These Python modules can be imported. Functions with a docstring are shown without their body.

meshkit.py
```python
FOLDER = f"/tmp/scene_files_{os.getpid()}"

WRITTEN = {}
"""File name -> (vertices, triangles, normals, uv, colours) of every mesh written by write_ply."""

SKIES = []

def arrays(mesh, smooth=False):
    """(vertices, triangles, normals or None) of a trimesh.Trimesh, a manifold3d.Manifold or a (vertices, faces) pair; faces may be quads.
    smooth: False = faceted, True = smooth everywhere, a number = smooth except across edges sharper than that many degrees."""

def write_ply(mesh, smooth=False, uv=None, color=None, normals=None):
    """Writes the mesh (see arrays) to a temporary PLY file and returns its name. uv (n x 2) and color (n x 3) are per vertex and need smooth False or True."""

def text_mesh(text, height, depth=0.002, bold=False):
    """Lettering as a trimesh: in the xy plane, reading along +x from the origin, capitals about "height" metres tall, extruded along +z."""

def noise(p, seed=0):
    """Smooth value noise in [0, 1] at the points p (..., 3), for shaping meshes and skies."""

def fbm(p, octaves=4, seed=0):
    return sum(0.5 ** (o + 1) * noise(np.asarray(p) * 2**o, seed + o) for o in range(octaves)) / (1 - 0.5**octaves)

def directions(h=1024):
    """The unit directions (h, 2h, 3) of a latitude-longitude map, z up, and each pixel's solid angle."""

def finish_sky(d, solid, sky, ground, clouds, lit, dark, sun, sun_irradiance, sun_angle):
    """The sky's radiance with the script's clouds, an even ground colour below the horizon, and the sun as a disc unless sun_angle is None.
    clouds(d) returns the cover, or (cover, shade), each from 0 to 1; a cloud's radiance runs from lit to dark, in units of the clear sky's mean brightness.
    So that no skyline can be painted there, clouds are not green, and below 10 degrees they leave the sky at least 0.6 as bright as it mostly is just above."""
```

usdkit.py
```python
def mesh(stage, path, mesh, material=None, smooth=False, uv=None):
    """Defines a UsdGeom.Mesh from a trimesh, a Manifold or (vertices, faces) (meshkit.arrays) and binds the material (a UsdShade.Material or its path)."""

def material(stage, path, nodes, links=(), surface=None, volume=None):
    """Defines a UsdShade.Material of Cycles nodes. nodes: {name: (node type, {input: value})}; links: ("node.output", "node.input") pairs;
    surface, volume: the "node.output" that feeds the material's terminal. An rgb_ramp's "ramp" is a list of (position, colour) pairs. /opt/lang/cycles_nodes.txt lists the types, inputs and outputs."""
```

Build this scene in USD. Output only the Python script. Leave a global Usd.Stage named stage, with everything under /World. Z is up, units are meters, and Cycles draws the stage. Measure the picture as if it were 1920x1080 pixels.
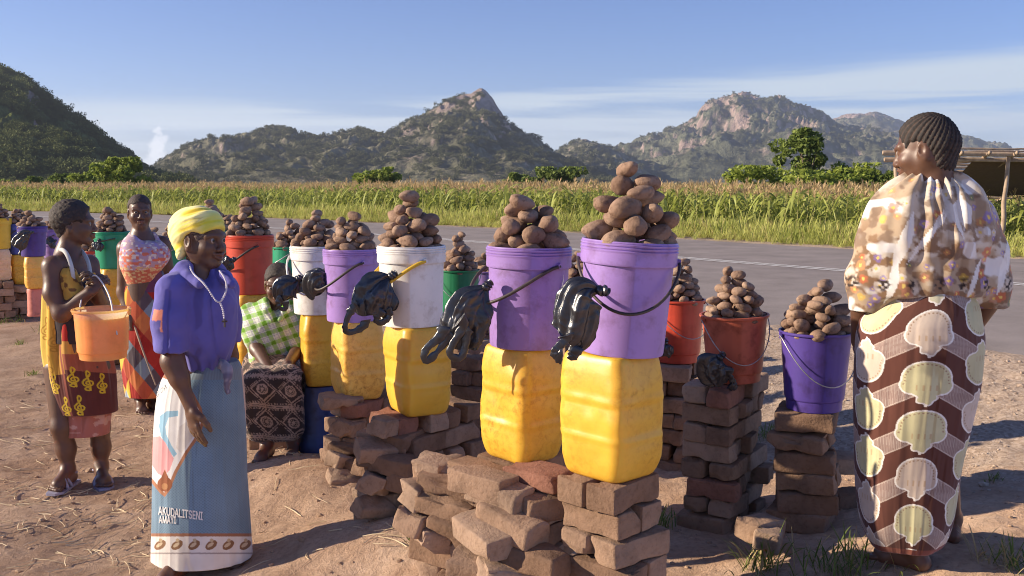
import math, random
import numpy as np, trimesh, shapely, meshkit, usdkit
from shapely.geometry import Polygon, LineString, Point
from scipy.interpolate import PchipInterpolator
from scipy.spatial import cKDTree
from meshkit import noise, fbm
from pxr import Usd, UsdGeom, UsdLux, UsdShade, Gf, Sdf, Vt

PI = math.pi
stage = Usd.Stage.CreateInMemory()
UsdGeom.SetStageUpAxis(stage, 'Z'); UsdGeom.SetStageMetersPerUnit(stage, 1.0)
UsdGeom.Xform.Define(stage, '/World'); UsdGeom.Scope.Define(stage, '/World/Looks')

# ------------------------------------------------------------------ camera
EYE = np.array([0, 0, 1.70]); F = 1866.7; PITCH = math.atan(200 / F)
cam = UsdGeom.Camera.Define(stage, '/World/camera')
cam.CreateHorizontalApertureAttr(36.0); cam.CreateVerticalApertureAttr(20.25); cam.CreateFocalLengthAttr(35.0)
cam.CreateClippingRangeAttr(Gf.Vec2f(0.05, 60000))
cam.CreateExposureAttr(0.95)
cam.AddTranslateOp().Set(Gf.Vec3d(*EYE)); cam.AddRotateXOp().Set(90 - math.degrees(PITCH))

# ------------------------------------------------------------------ sun and sky
SUN_EL, SUN_AZ = math.radians(20.5), math.atan2(-0.9985, -0.05)
SUN = np.array([math.sin(SUN_AZ) * math.cos(SUN_EL), math.cos(SUN_AZ) * math.cos(SUN_EL), math.sin(SUN_EL)])
sun = UsdLux.DistantLight.Define(stage, '/World/sun')
sun.CreateIntensityAttr(1.25); sun.CreateAngleAttr(0.5); sun.CreateNormalizeAttr(True); sun.CreateColorAttr(Gf.Vec3f(1.0, 0.85, 0.66))
_x = np.cross([0, 0, 1.0], SUN); _x /= np.linalg.norm(_x); _y = np.cross(SUN, _x)
_m = np.eye(4); _m[0, :3], _m[1, :3], _m[2, :3] = _x, _y, SUN
sun.AddTransformOp().Set(Gf.Matrix4d(*_m.ravel().tolist()))

def mat(name, nodes, links, surface='p.BSDF', volume=None):
    return usdkit.material(stage, '/World/Looks/' + name, nodes, links, surface=surface, volume=volume)

def sky_material():
    n, l = {}, []
    n['tc'] = ('texture_coordinate', {})
    n['sky'] = ('sky_texture', {'sky_type': 'single_scattering', 'sun_disc': False, 'sun_elevation': SUN_EL, 'sun_rotation': SUN_AZ, 'air_density': 1.0, 'aerosol_density': 0.2, 'ozone_density': 3.0})
    n['tint'] = ('mix', {'mix_type': 'multiply', 'fac': 1.0, 'color2': (0.80, 0.875, 1.30)}); l.append(('sky.color', 'tint.color1'))
    n['xyz'] = ('separate_xyz', {}); l.append(('tc.generated', 'xyz.vector'))
    # cirrus sheet, stretched along the horizon, slightly tilted
    n['map'] = ('mapping', {'mapping_type': 'point', 'scale': (2.4, 2.4, 46.0), 'rotation': (0, 0.035, 0), 'location': (3.1, 0.4, 0.35)}); l.append(('tc.generated', 'map.vector'))
    n['noi'] = ('noise_texture', {'scale': 1.0, 'detail': 7, 'roughness': 0.55, 'distortion': 0.35}); l.append(('map.vector', 'noi.vector'))
    n['low'] = ('map_range', {'range_type': 'smoothstep', 'from_min': 0.36, 'from_max': 0.56, 'to_min': 0.0, 'to_max': 1.0}); l.append(('noi.fac', 'low.value'))
    # band: the height of the sheet's upper edge grows towards the right
    n['tilt'] = ('math', {'math_type': 'multiply_add', 'value2': 0.055, 'value3': 0.088}); l.append(('xyz.x', 'tilt.value1'))
    n['wob'] = ('math', {'math_type': 'multiply_add', 'value2': 0.05, 'value3': -0.025}); l.append(('noi.fac', 'wob.value1'))
    n['edge'] = ('math', {'math_type': 'add'}); l += [('tilt.value', 'edge.value1'), ('wob.value', 'edge.value2')]
    n['diff'] = ('math', {'math_type': 'subtract'}); l += [('edge.value', 'diff.value1'), ('xyz.z', 'diff.value2')]
    n['up'] = ('map_range', {'range_type': 'smoothstep', 'from_min': -0.012, 'from_max': 0.018}); l.append(('diff.value', 'up.value'))
    n['dn'] = ('map_range', {'range_type': 'smoothstep', 'from_min': -0.01, 'from_max': 0.035}); l.append(('xyz.z', 'dn.value'))
    n['b1'] = ('math', {'math_type': 'multiply'}); l += [('up.result', 'b1.value1'), ('dn.result', 'b1.value2')]
    n['b2'] = ('math', {'math_type': 'multiply'}); l += [('b1.value', 'b2.value1'), ('low.result', 'b2.value2')]
    n['b3'] = ('math', {'math_type': 'multiply', 'value2': 0.95}); l.append(('b2.value', 'b3.value1'))
    n['mx'] = ('mix', {'color2': (5.6, 6.5, 7.4)}); l += [('b3.value', 'mx.fac'), ('tint.color', 'mx.color1')]
    prev = 'mx.color'
    # one tall cumulus far away and a scrap behind the ridge
    n['cn'] = ('noise_texture', {'scale': 120.0, 'detail': 6, 'roughness': 0.6}); l.append(('tc.generated', 'cn.vector'))
    n['cs'] = ('vector_math', {'math_type': 'subtract', 'vector2': (0.5, 0.5, 0.5)}); l.append(('cn.color', 'cs.vector1'))
    n['cw'] = ('vector_math', {'math_type': 'scale', 'scale': 0.016}); l.append(('cs.vector', 'cw.vector1'))
    n['cp'] = ('vector_math', {'math_type': 'add'}); l += [('tc.generated', 'cp.vector1'), ('cw.vector', 'cp.vector2')]
    for i, (px, py, rx, rz, top) in enumerate([(304, 248, 8, 9, .7), (309, 262, 12, 10, .75), (299, 276, 15, 13, .85), (303, 290, 18, 12, .75), (293, 304, 17, 18, .7), (633, 254, 8, 7, .5)]):
        v = np.array([(px - 960) / F, 1.0, (340 - py) / F]); v /= np.linalg.norm(v)
        n[f'd{i}'] = ('vector_math', {'math_type': 'subtract', 'vector2': tuple(v)}); l.append(('cp.vector', f'd{i}.vector1'))
        n[f'e{i}'] = ('vector_math', {'math_type': 'multiply', 'vector2': (F / rx, F / rx, F / rz)}); l.append((f'd{i}.vector', f'e{i}.vector1'))
        n[f'f{i}'] = ('vector_math', {'math_type': 'length'}); l.append((f'e{i}.vector', f'f{i}.vector1'))
        n[f'g{i}'] = ('map_range', {'range_type': 'smoothstep', 'from_min': 1.15, 'from_max': 0.5, 'to_min': 0.0, 'to_max': top}); l.append((f'f{i}.value', f'g{i}.value'))
        n[f'h{i}'] = ('mix', {'color2': (9.0, 9.3, 9.8)}); l += [(f'g{i}.result', f'h{i}.fac'), (prev, f'h{i}.color1')]
        prev = f'h{i}.color'
    n['bg'] = ('background_shader', {'strength': 0.058}); l.append((prev, 'bg.color'))
    return mat('sky', n, l, 'bg.background')
dome = UsdLux.DomeLight.Define(stage, '/World/sky')
UsdShade.MaterialBindingAPI.Apply(dome.GetPrim()).Bind(sky_material())
dome.GetPrim().SetCustomDataByKey('kind', 'structure')

# ------------------------------------------------------------------ helpers: names, things, parts
_used = {}
def numbered(parent, name):
    k = (parent, name); i = _used.get(k, 0); _used[k] = i + 1
    return f'{parent}/{name}' if i == 0 else f'{parent}/{name}_{i:03d}'

def set_data(p, label=None, cat=None, group=None, kind=None):
    for k, v in (('label', label), ('category', cat), ('group', group), ('kind', kind)):
        if v: p.SetCustomDataByKey(k, v)

def arr(m):
    if hasattr(m, 'vertices'): return np.array(m.vertices, float), np.array(m.faces, int)
    return np.asarray(m[0], float), np.asarray(m[1], int)

def put(path, m, material, smooth=False, color=None):
    v, f = arr(m)
    g = usdkit.mesh(stage, path, (v, f), material, smooth)
    if color is not None:
        pv = UsdGeom.PrimvarsAPI(g).CreatePrimvar('Cd', Sdf.ValueTypeNames.Color3fArray, 'vertex')
        pv.Set(Vt.Vec3fArray.FromNumpy(np.asarray(color, np.float32)))
    return g.GetPrim()

class Thing:
    def __init__(s, name, label, cat, loc=(0, 0, 0), group=None, kind=None):
        s.loc = np.asarray(loc, float)
        s.path = numbered('/World', name)
        x = UsdGeom.Xform.Define(stage, s.path); x.AddTranslateOp().Set(Gf.Vec3d(*map(float, s.loc)))
        s.prim = x.GetPrim(); set_data(s.prim, label, cat, group, kind)
    def part(s, name, m, material, smooth=False, color=None, label=None, under=None, kind=None):
        v, f = arr(m)
        path = numbered(under or s.path, name)
        p = put(path, (v - s.loc, f), material, smooth, color)
        set_data(p, label, kind=kind)
        return path

def solo(name, m, material, label=None, cat=None, group=None, kind=None, smooth=False, color=None):
    p = put(numbered('/World', name), m, material, smooth, color); set_data(p, label, cat, group, kind); return p

# ------------------------------------------------------------------ helpers: geometry
def at(px, py, d):
    """the point at depth d (metres along +y) seen at that place of the photograph"""
    x, u = (px - 960) / F, (540 - py) / F
    y = math.cos(PITCH) + u * math.sin(PITCH); z = u * math.cos(PITCH) - math.sin(PITCH)
    return np.array([x / y * d, d, EYE[2] + z / y * d])

def py_of(z, d):
    """the row of the photograph at which a point of height z and depth d is seen"""
    return 540 - F * np.tan(np.arctan((np.asarray(z) - EYE[2]) / d) + PITCH)

def px_of(p):
    """the column of the photograph at which points are seen"""
    p = np.asarray(p); return 960 + F * p[..., 0] / (p[..., 1] * math.cos(PITCH) - (p[..., 2] - EYE[2]) * math.sin(PITCH))

def cat(ms):
    vs, fs, n = [], [], 0
    for m in ms:
        v, f = arr(m); vs.append(v); fs.append(f + n); n += len(v)
    return np.vstack(vs), np.vstack(fs)

def rotz(a):
    c, s = math.cos(a), math.sin(a); return np.array([[c, -s, 0], [s, c, 0], [0, 0, 1.0]])
def rotx(a):
    c, s = math.cos(a), math.sin(a); return np.array([[1, 0, 0], [0, c, -s], [0, s, c]])
def roty(a):
    c, s = math.cos(a), math.sin(a); return np.array([[c, 0, s], [0, 1, 0], [-s, 0, c]])

def grid_faces(nr, nc, wrap=False):
    """two triangles per cell of an nr x nc grid of vertices; wrap joins the last column to the first"""
    r = np.arange(nr - 1)[:, None]; c = np.arange(nc if wrap else nc - 1)[None, :]; c2 = (c + 1) % nc
    a, b, d, e = r * nc + c, r * nc + c2, (r + 1) * nc + c2, (r + 1) * nc + c
    return np.vstack([np.stack([a, b, d], -1).reshape(-1, 3), np.stack([a, d, e], -1).reshape(-1, 3)])

def lathe(prof, n=56):
    prof = np.asarray(prof, float); t = np.arange(n) / n * 2 * PI
    v = np.stack([prof[:, :1] * np.cos(t), prof[:, :1] * np.sin(t), np.repeat(prof[:, 1:], n, 1)], -1).reshape(-1, 3)
    return v, grid_faces(len(prof), n, True)

def tube(pts, r, n=8, caps=True, squash=None):
    """a tube along pts; r a number or one per point; squash=(direction, factor) flattens it"""
    pts = np.asarray(pts, float); m = len(pts); r = np.broadcast_to(np.asarray(r, float), (m,))
    t = np.gradient(pts, axis=0); t /= np.linalg.norm(t, axis=1, keepdims=True) + 1e-12
    up = np.array([0, 0, 1.0]) if abs(t[0, 2]) < .9 else np.array([1.0, 0, 0])
    u = np.zeros_like(pts); u[0] = np.cross(t[0], up); u[0] /= np.linalg.norm(u[0])
    for i in range(1, m):
        u[i] = u[i - 1] - t[i] * (u[i - 1] @ t[i]); u[i] /= np.linalg.norm(u[i]) + 1e-12
    w = np.cross(t, u); a = np.arange(n) / n * 2 * PI
    v = pts[:, None] + r[:, None, None] * (u[:, None] * np.cos(a)[:, None] + w[:, None] * np.sin(a)[:, None])
    if squash is not None:
        dvec, k = squash; off = v - pts[:, None]; v = v - (off @ dvec)[..., None] * dvec * (1 - k)
    v = v.reshape(-1, 3); f = grid_faces(m, n, True)
    if caps:
        v = np.vstack([v, pts[:1], pts[-1:]]); k = np.arange(n); k2 = (k + 1) % n
        f = np.vstack([f, np.stack([np.full(n, m * n), k2, k], -1), np.stack([np.full(n, m * n + 1), (m - 1) * n + k, (m - 1) * n + k2], -1)])
    return v, f

def spline(pts, n):
    pts = np.asarray(pts, float); t = np.concatenate([[0], np.cumsum(np.linalg.norm(np.diff(pts, axis=0), axis=1) + 1e-9)]); t /= t[-1]
    from scipy.interpolate import CubicSpline
    return CubicSpline(t, pts)(np.linspace(0, 1, n))

def smoothstep(a, b, x):
    t = np.clip((np.asarray(x, float) - a) / (b - a), 0, 1); return t * t * (3 - 2 * t)

# ------------------------------------------------------------------ helpers: materials
def stain(name, ramp, scale=8, detail=6, rough=0.85, bump=0.0, bump_scale=60, bump_dist=0.004, ramp2=None, scale2=40, mix2=0.35, stretch=None, spec=None, sub=0.0, coat=0.0, trans=None, sheen=0.0, distortion=0.0, roughness=0.6, vcol=None, extra=None, metallic=0.0, diffuse_rough=0.0):
    """a principled material whose colour runs over a noise ramp, with a finer second noise and a bump"""
    n, l = {'g': ('geometry', {})}, []
    vec = 'g.position'
    if stretch:
        n['m'] = ('mapping', {'mapping_type': 'point', 'scale': stretch}); l.append((vec, 'm.vector')); vec = 'm.vector'
    n['n1'] = ('noise_texture', {'scale': scale, 'detail': detail, 'roughness': roughness, 'distortion': distortion}); l.append((vec, 'n1.vector'))
    n['r1'] = ('rgb_ramp', {'ramp': ramp}); l.append(('n1.fac', 'r1.fac')); col = 'r1.color'
    if vcol:
        n['at'] = ('attribute', {'attribute': 'Cd'})
        n['vm'] = ('mix', {'mix_type': 'multiply', 'fac': vcol}); l += [('at.color', 'vm.color1'), (col, 'vm.color2')]; col = 'vm.color'
    if ramp2:
        n['n2'] = ('noise_texture', {'scale': scale2, 'detail': 5, 'roughness': 0.65}); l.append((vec, 'n2.vector'))
        n['r2'] = ('rgb_ramp', {'ramp': ramp2}); l.append(('n2.fac', 'r2.fac'))
        n['mx'] = ('mix', {'mix_type': 'multiply', 'fac': mix2}); l += [(col, 'mx.color1'), ('r2.color', 'mx.color2')]; col = 'mx.color'
    p = {'roughness': rough}
    if spec is not None: p['specular_ior_level'] = spec
    if sub: p.update({'subsurface_weight': sub, 'subsurface_scale': 0.03, 'subsurface_radius': (1.0, 0.55, 0.2)})
    if coat: p.update({'coat_weight': coat, 'coat_roughness': 0.25})
    if sheen: p.update({'sheen_weight': sheen, 'sheen_roughness': 0.5})
    if metallic: p['metallic'] = metallic
    if diffuse_rough: p['diffuse_roughness'] = diffuse_rough
    n['p'] = ('principled_bsdf', p); l.append((col, 'p.base_color'))
    if bump:
        n['nb'] = ('noise_texture', {'scale': bump_scale, 'detail': 6, 'roughness': 0.65}); l.append((vec, 'nb.vector'))
        n['b'] = ('bump', {'strength': bump, 'distance': bump_dist}); l += [('nb.fac', 'b.height'), ('b.normal', 'p.normal')]
    surface = 'p.BSDF'
    if trans:
        n['t'] = ('translucent_bsdf', {}); l.append((col, 't.color'))
        n['tm'] = ('mix_closure', {'fac': trans}); l += [('p.BSDF', 'tm.closure1'), ('t.BSDF', 'tm.closure2')]; surface = 'tm.closure'
    return mat(name, n, l, surface)

def flat2(c, k=0.85):
    return [(0.3, tuple(np.array(c) * k)), (0.7, c)]
# ------------------------------------------------------------------ terrain
RU, RN = np.array([-0.629, 0.777]), np.array([0.777, 0.629])   # along the road, across it
def road_st(x, y):
    s, t = x * RN[0] + y * RN[1], x * RU[0] + y * RU[1]
    a = np.clip(t - 16, 0, 40)
    return s + 0.0062 * a * a + 0.0062 * 80 * np.clip(t - 56, 0, None), t
def road_xy(s, t):
    a = np.clip(t - 16, 0, 40); s0 = s - 0.0062 * a * a - 0.0062 * 80 * np.clip(t - 56, 0, None)
    return s0 * RN[0] + t * RU[0], s0 * RN[1] + t * RU[1]
MOUNDS = [(-0.50, 4.25, .55, .40, .19), (-0.12, 3.75, .45, .40, .13), (-0.95, 5.15, .5, .5, .12), (-1.25, 5.5, .5, .4, .06), (1.65, 3.55, .55, .6, .20), (2.6, 4.2, .9, 1.0, .20), (.45, 3.3, .6, .4, .10)]
def ground(x, y, rough=True):
    x, y = np.asarray(x, float), np.asarray(y, float)
    s, t = road_st(x, y)
    z = .05 * smoothstep(1.8, 3.6, s) + .33 * smoothstep(4.7, 7.2, s) - .45 * smoothstep(18.6, 21, s)
    m = 0
    for mx, my, rx, ry, a in MOUNDS:
        m = m + a * np.exp(-((x - mx) / rx) ** 2 - ((y - my) / ry) ** 2)
    z = z + m
    if rough:
        p = np.stack([x, y, 0 * x], -1)
        fade = 1 - smoothstep(14, 40, np.hypot(x, y))
        off = 1 - smoothstep(7.5, 8.2, s) * (1 - smoothstep(17.2, 17.8, s))
        z = z + fade * off * (.07 * (fbm(p * 1.1, 3, 3) - .5) + .028 * (fbm(p * 5, 3, 9) - .5) + .022 * (fbm(p * 17, 2, 5) - .5)) - .04 * (1 - off)
    return z
def grade(lo, hi, near_lo, near_hi, step, growth=1.09):
    a = list(np.arange(near_lo, near_hi, step)); d = step
    while a[-1] < hi: d *= growth; a.append(a[-1] + d)
    d, b = step, [near_lo]
    while b[-1] > lo: d *= growth; b.append(b[-1] - d)
    return np.array(b[:0:-1] + a)
gx, gy = grade(-5200, 5200, -4.2, 3.6, .032), grade(-300, 5600, 2.6, 9.5, .036)
X, Y = np.meshgrid(gx, gy); Z = ground(X, Y)
dirt = None
def ground_material():
    n, l = {'g': ('geometry', {})}, []
    def noi(k, scale, detail=6, rough=.6, dist=0.0):
        n[k] = ('noise_texture', {'scale': scale, 'detail': detail, 'roughness': rough, 'distortion': dist}); l.append(('g.position', k + '.vector'))
    noi('big', .55, 5); noi('mid', 3.2, 7, .65, .4); noi('fine', 38, 6, .7); noi('grit', 150, 3, .6); noi('damp', 1.7, 5, .6, .6)
    n['rb'] = ('rgb_ramp', {'ramp': [(.3, (.42, .275, .18)), (.5, (.545, .372, .252)), (.72, (.62, .45, .32))]}); l.append(('mid.fac', 'rb.fac'))
    n['rf'] = ('rgb_ramp', {'ramp': [(.3, (.62, .58, .55)), (.5, (.95, .94, .93)), (.72, (1.14, 1.14, 1.14))]}); l.append(('fine.fac', 'rf.fac'))
    n['m1'] = ('mix', {'mix_type': 'multiply', 'fac': .75}); l += [('rb.color', 'm1.color1'), ('rf.color', 'm1.color2')]
    n['rd'] = ('rgb_ramp', {'ramp': [(.35, (.78, .72, .68)), (.6, (1.05, 1.05, 1.05))]}); l.append(('damp.fac', 'rd.fac'))
    n['m2'] = ('mix', {'mix_type': 'multiply', 'fac': .8}); l += [('m1.color', 'm2.color1'), ('rd.color', 'm2.color2')]
    # gravel shoulder along the road
    n['dot'] = ('vector_math', {'math_type': 'dot_product', 'vector2': (RN[0], RN[1], 0)}); l.append(('g.position', 'dot.vector1'))
    n['sw'] = ('math', {'math_type': 'multiply_add', 'value2': 2.2, 'value3': -1.1}); l.append(('mid.fac', 'sw.value1'))
    n['sd'] = ('math', {'math_type': 'add'}); l += [('dot.value', 'sd.value1'), ('sw.value', 'sd.value2')]
    n['gr'] = ('map_range', {'range_type': 'smoothstep', 'from_min': 4.4, 'from_max': 5.6}); l.append(('sd.value', 'gr.value'))
    n['vor'] = ('voronoi_texture', {'scale': 55, 'feature': 'f1'}); l.append(('g.position', 'vor.vector'))
    n['vr'] = ('rgb_ramp', {'ramp': [(0.0, (.25, .18, .13)), (.45, (.42, .315, .235)), (.8, (.50, .39, .30)), (1.0, (.56, .46, .37))]}); l.append(('vor.color', 'vr.fac'))
    n['m3'] = ('mix', {}); l += [('gr.result', 'm3.fac'), ('m2.color', 'm3.color1'), ('vr.color', 'm3.color2')]
    # far plain under the crops and the scrub
    n['fr'] = ('map_range', {'range_type': 'smoothstep', 'from_min': 17.0, 'from_max': 20.5}); l.append(('dot.value', 'fr.value'))
    n['ff'] = ('rgb_ramp', {'ramp': [(.35, (.07, .075, .025)), (.6, (.15, .135, .05)), (.75, (.22, .16, .09))]}); l.append(('big.fac', 'ff.fac'))
    n['m4'] = ('mix', {}); l += [('fr.result', 'm4.fac'), ('m3.color', 'm4.color1'), ('ff.color', 'm4.color2')]
    n['p'] = ('principled_bsdf', {'roughness': .95, 'specular_ior_level': .15, 'diffuse_roughness': .6}); l.append(('m4.color', 'p.base_color'))
    n['h'] = ('math', {'math_type': 'multiply_add', 'value2': .35}); l += [('grit.fac', 'h.value1'), ('fine.fac', 'h.value3')]
    n['b'] = ('bump', {'strength': .9, 'distance': .018}); l += [('h.value', 'b.height'), ('b.normal', 'p.normal')]
    return mat('dirt', n, l)
GROUND_MAT = ground_material()
solo('ground', (np.stack([X, Y, Z], -1).reshape(-1, 3), grid_faces(len(gy), len(gx))), GROUND_MAT, kind='structure', smooth=True)

# road: one worn asphalt sheet with a centre line
ASPHALT = stain('asphalt', [(.25, (.21, .178, .162)), (.5, (.275, .235, .215)), (.75, (.34, .29, .265))], scale=1.6, detail=8, rough=.9, bump=.5, bump_scale=160, bump_dist=.006, ramp2=[(.35, (.7, .7, .7)), (.65, (1.1, 1.1, 1.1))], scale2=90, mix2=.6, spec=.25)
def strip(s0, s1, t0, t1, z, ns, ts=None, wob=0.0, seed=0):
    t = np.concatenate([np.arange(t0, min(t1, 80), .35), np.geomspace(80, t1, 60)]) if t1 > 80 else np.arange(t0, t1, .2)
    S, T = np.meshgrid(np.linspace(0, 1, ns), t)
    e0 = wob * (fbm(np.stack([t * .9, 0 * t, 0 * t], -1), 4, seed) - .5) * 2; e1 = wob * (fbm(np.stack([t * .9, 0 * t + 7, 0 * t], -1), 4, seed) - .5) * 2
    SS = (s0 + e0)[:, None] * (1 - S) + (s1 + e1)[:, None] * S
    x, y = road_xy(SS, T)
    crown = .06 * (1 - ((SS - 12.6) / 5.1) ** 2)
    crown = np.maximum(crown, -.02) - .05 * (1 - smoothstep(7.2, 8.0, SS)) - .05 * smoothstep(17.4, 18.0, SS)
    return np.stack([x, y, z + crown], -1).reshape(-1, 3), grid_faces(len(t), ns)
solo('road', strip(7.2, 17.95, -22, 700, .372, 40, wob=.10, seed=4), ASPHALT, kind='structure', smooth=True)
PAINT = stain('worn_white_paint', [(.36, (.28, .25, .235)), (.46, (.62, .6, .57)), (.7, (.74, .72, .69))], scale=14, rough=.8)
solo('road_marking', strip(12.47, 12.56, -22, 140, .377, 2), PAINT, kind='structure')
solo('road_marking', strip(12.66, 12.75, -22, 140, .377, 2), PAINT, kind='structure')
# dark tyre polish is left to the material; scattered stones on the shoulder
rng = np.random.default_rng(11)
ico = trimesh.creation.icosphere(0)
def scatter_stones(k, tgen, size, name, seed):
    r = np.random.default_rng(seed); ms = []
    for _ in range(k):
        x, y = tgen(r); z = ground(x, y); a = size * r.uniform(.5, 1) * np.exp(r.normal(0, .45))
        v = ico.vertices * (1 + r.uniform(-.25, .25, (12, 1))) * [a, a * r.uniform(.6, 1), a * .6] @ rotz(r.uniform(0, 6.3)).T
        ms.append((v + [x, y, z + a * .2], ico.faces))
    return cat(ms)
def shoulder(r):
    s, t = r.uniform(4.6, 7.6), r.uniform(-4, 12); return road_xy(s, t)
def yard(r):
    while True:
        x, y = r.uniform(-4, 2.5), r.uniform(3.6, 9)
        if road_st(x, y)[0] < 4.8: return x, y
STONE = stain('grey_brown_stone', [(.3, (.24, .165, .115)), (.5, (.38, .285, .21)), (.7, (.5, .40, .31))], scale=22, rough=.9)
solo('gravel', scatter_stones(4200, shoulder, .012, 'gravel', 1), STONE, 'loose grey brown gravel along the edge of the asphalt road', 'gravel', kind='stuff')
CLOD = stain('dirt_clod', [(.3, (.25, .16, .1)), (.7, (.42, .29, .19))], scale=22, rough=.95)
solo('dirt_clods', scatter_stones(1500, yard, .010, 'dirt_clods', 2), CLOD, 'small clods and pebbles lying on the bare brown dirt', 'clods', kind='stuff')
def straw_mesh():
    r = np.random.default_rng(5); ms = []
    for i in range(640):
        if i < 430:
            x, y = r.uniform(-3.8, -.3), r.uniform(4.0, 7.5)
        else:
            c = [(-2.35, 4.75), (-2.0, 5.0), (-2.7, 4.6), (-1.8, 4.45), (-2.6, 5.2), (-.2, 4.1)][r.integers(6)]
            x, y = c[0] + r.normal(0, .16), c[1] + r.normal(0, .12)
        L, a = r.uniform(.03, .17), r.uniform(0, PI); w = r.uniform(.001, .0026)
        k = np.linspace(-.5, .5, 5); bend = r.normal(0, .25)
        px, py = x + L * k * math.cos(a) - bend * L * k * k * math.sin(a), y + L * k * math.sin(a) + bend * L * k * k * math.cos(a)
        pz = ground(px, py) + .004 + np.abs(r.normal(0, .004)) + r.uniform(0, .012) * (k + .5)
        ms.append(tube(np.stack([px, py, pz], -1), w, 4, False))
    return cat(ms)
STRAW = stain('dry_straw', [(.3, (.42, .31, .17)), (.7, (.68, .56, .36))], scale=9, rough=.7)
solo('straw_litter', straw_mesh(), STRAW, 'dry straw and stalk litter scattered over the bare dirt', 'straw', kind='stuff')

# ------------------------------------------------------------------ mountains
def mountain_material(name, green, dry, rock, s, rock_lo, rock_hi):
    n, l = {'g': ('geometry', {})}, []
    n['a'] = ('noise_texture', {'scale': s, 'detail': 9, 'roughness': .62}); l.append(('g.position', 'a.vector'))
    n['b'] = ('noise_texture', {'scale': s * 9, 'detail': 6, 'roughness': .7}); l.append(('g.position', 'b.vector'))
    n['mr'] = ('mapping', {'mapping_type': 'point', 'scale': (s * 3.2, s * 3.2, s * 1.2)}); l.append(('g.position', 'mr.vector'))
    n['c'] = ('noise_texture', {'scale': 1.0, 'detail': 7, 'roughness': .65, 'distortion': .6}); l.append(('mr.vector', 'c.vector'))
    n['ra'] = ('rgb_ramp', {'ramp': [(.3, green), (.52, tuple(np.array(green) * 1.5)), (.7, dry)]}); l.append(('a.fac', 'ra.fac'))
    n['rb'] = ('rgb_ramp', {'ramp': [(.38, (.34, .36, .36)), (.5, (.85, .85, .85)), (.66, (1.3, 1.3, 1.3))]}); l.append(('b.fac', 'rb.fac'))
    n['m'] = ('mix', {'mix_type': 'multiply', 'fac': .85}); l += [('ra.color', 'm.color1'), ('rb.color', 'm.color2')]
    n['at'] = ('attribute', {'attribute': 'Cd'}); n['sx'] = ('separate_xyz', {}); l.append(('at.vector', 'sx.vector'))
    n['rk'] = ('math', {'math_type': 'add'}); l += [('c.fac', 'rk.value1'), ('sx.x', 'rk.value2')]
    n['rm'] = ('map_range', {'range_type': 'smoothstep', 'from_min': rock_lo, 'from_max': rock_hi}); l.append(('rk.value', 'rm.value'))
    n['rr'] = ('rgb_ramp', {'ramp': [(.32, tuple(np.array(rock) * .5)), (.6, rock), (.75, tuple(np.array(rock) * 1.25))]}); l.append(('b.fac', 'rr.fac'))
    n['m2'] = ('mix', {}); l += [('rm.result', 'm2.fac'), ('m.color', 'm2.color1'), ('rr.color', 'm2.color2')]
    n['p'] = ('principled_bsdf', {'roughness': 1.0, 'specular_ior_level': 0.0}); l.append(('m2.color', 'p.base_color'))
    n['bp'] = ('bump', {'strength': 1.0, 'distance': .12 / s}); l += [('b.fac', 'bp.height'), ('bp.normal', 'p.normal')]
    return mat(name, n, l)
HILLS = {}
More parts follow.
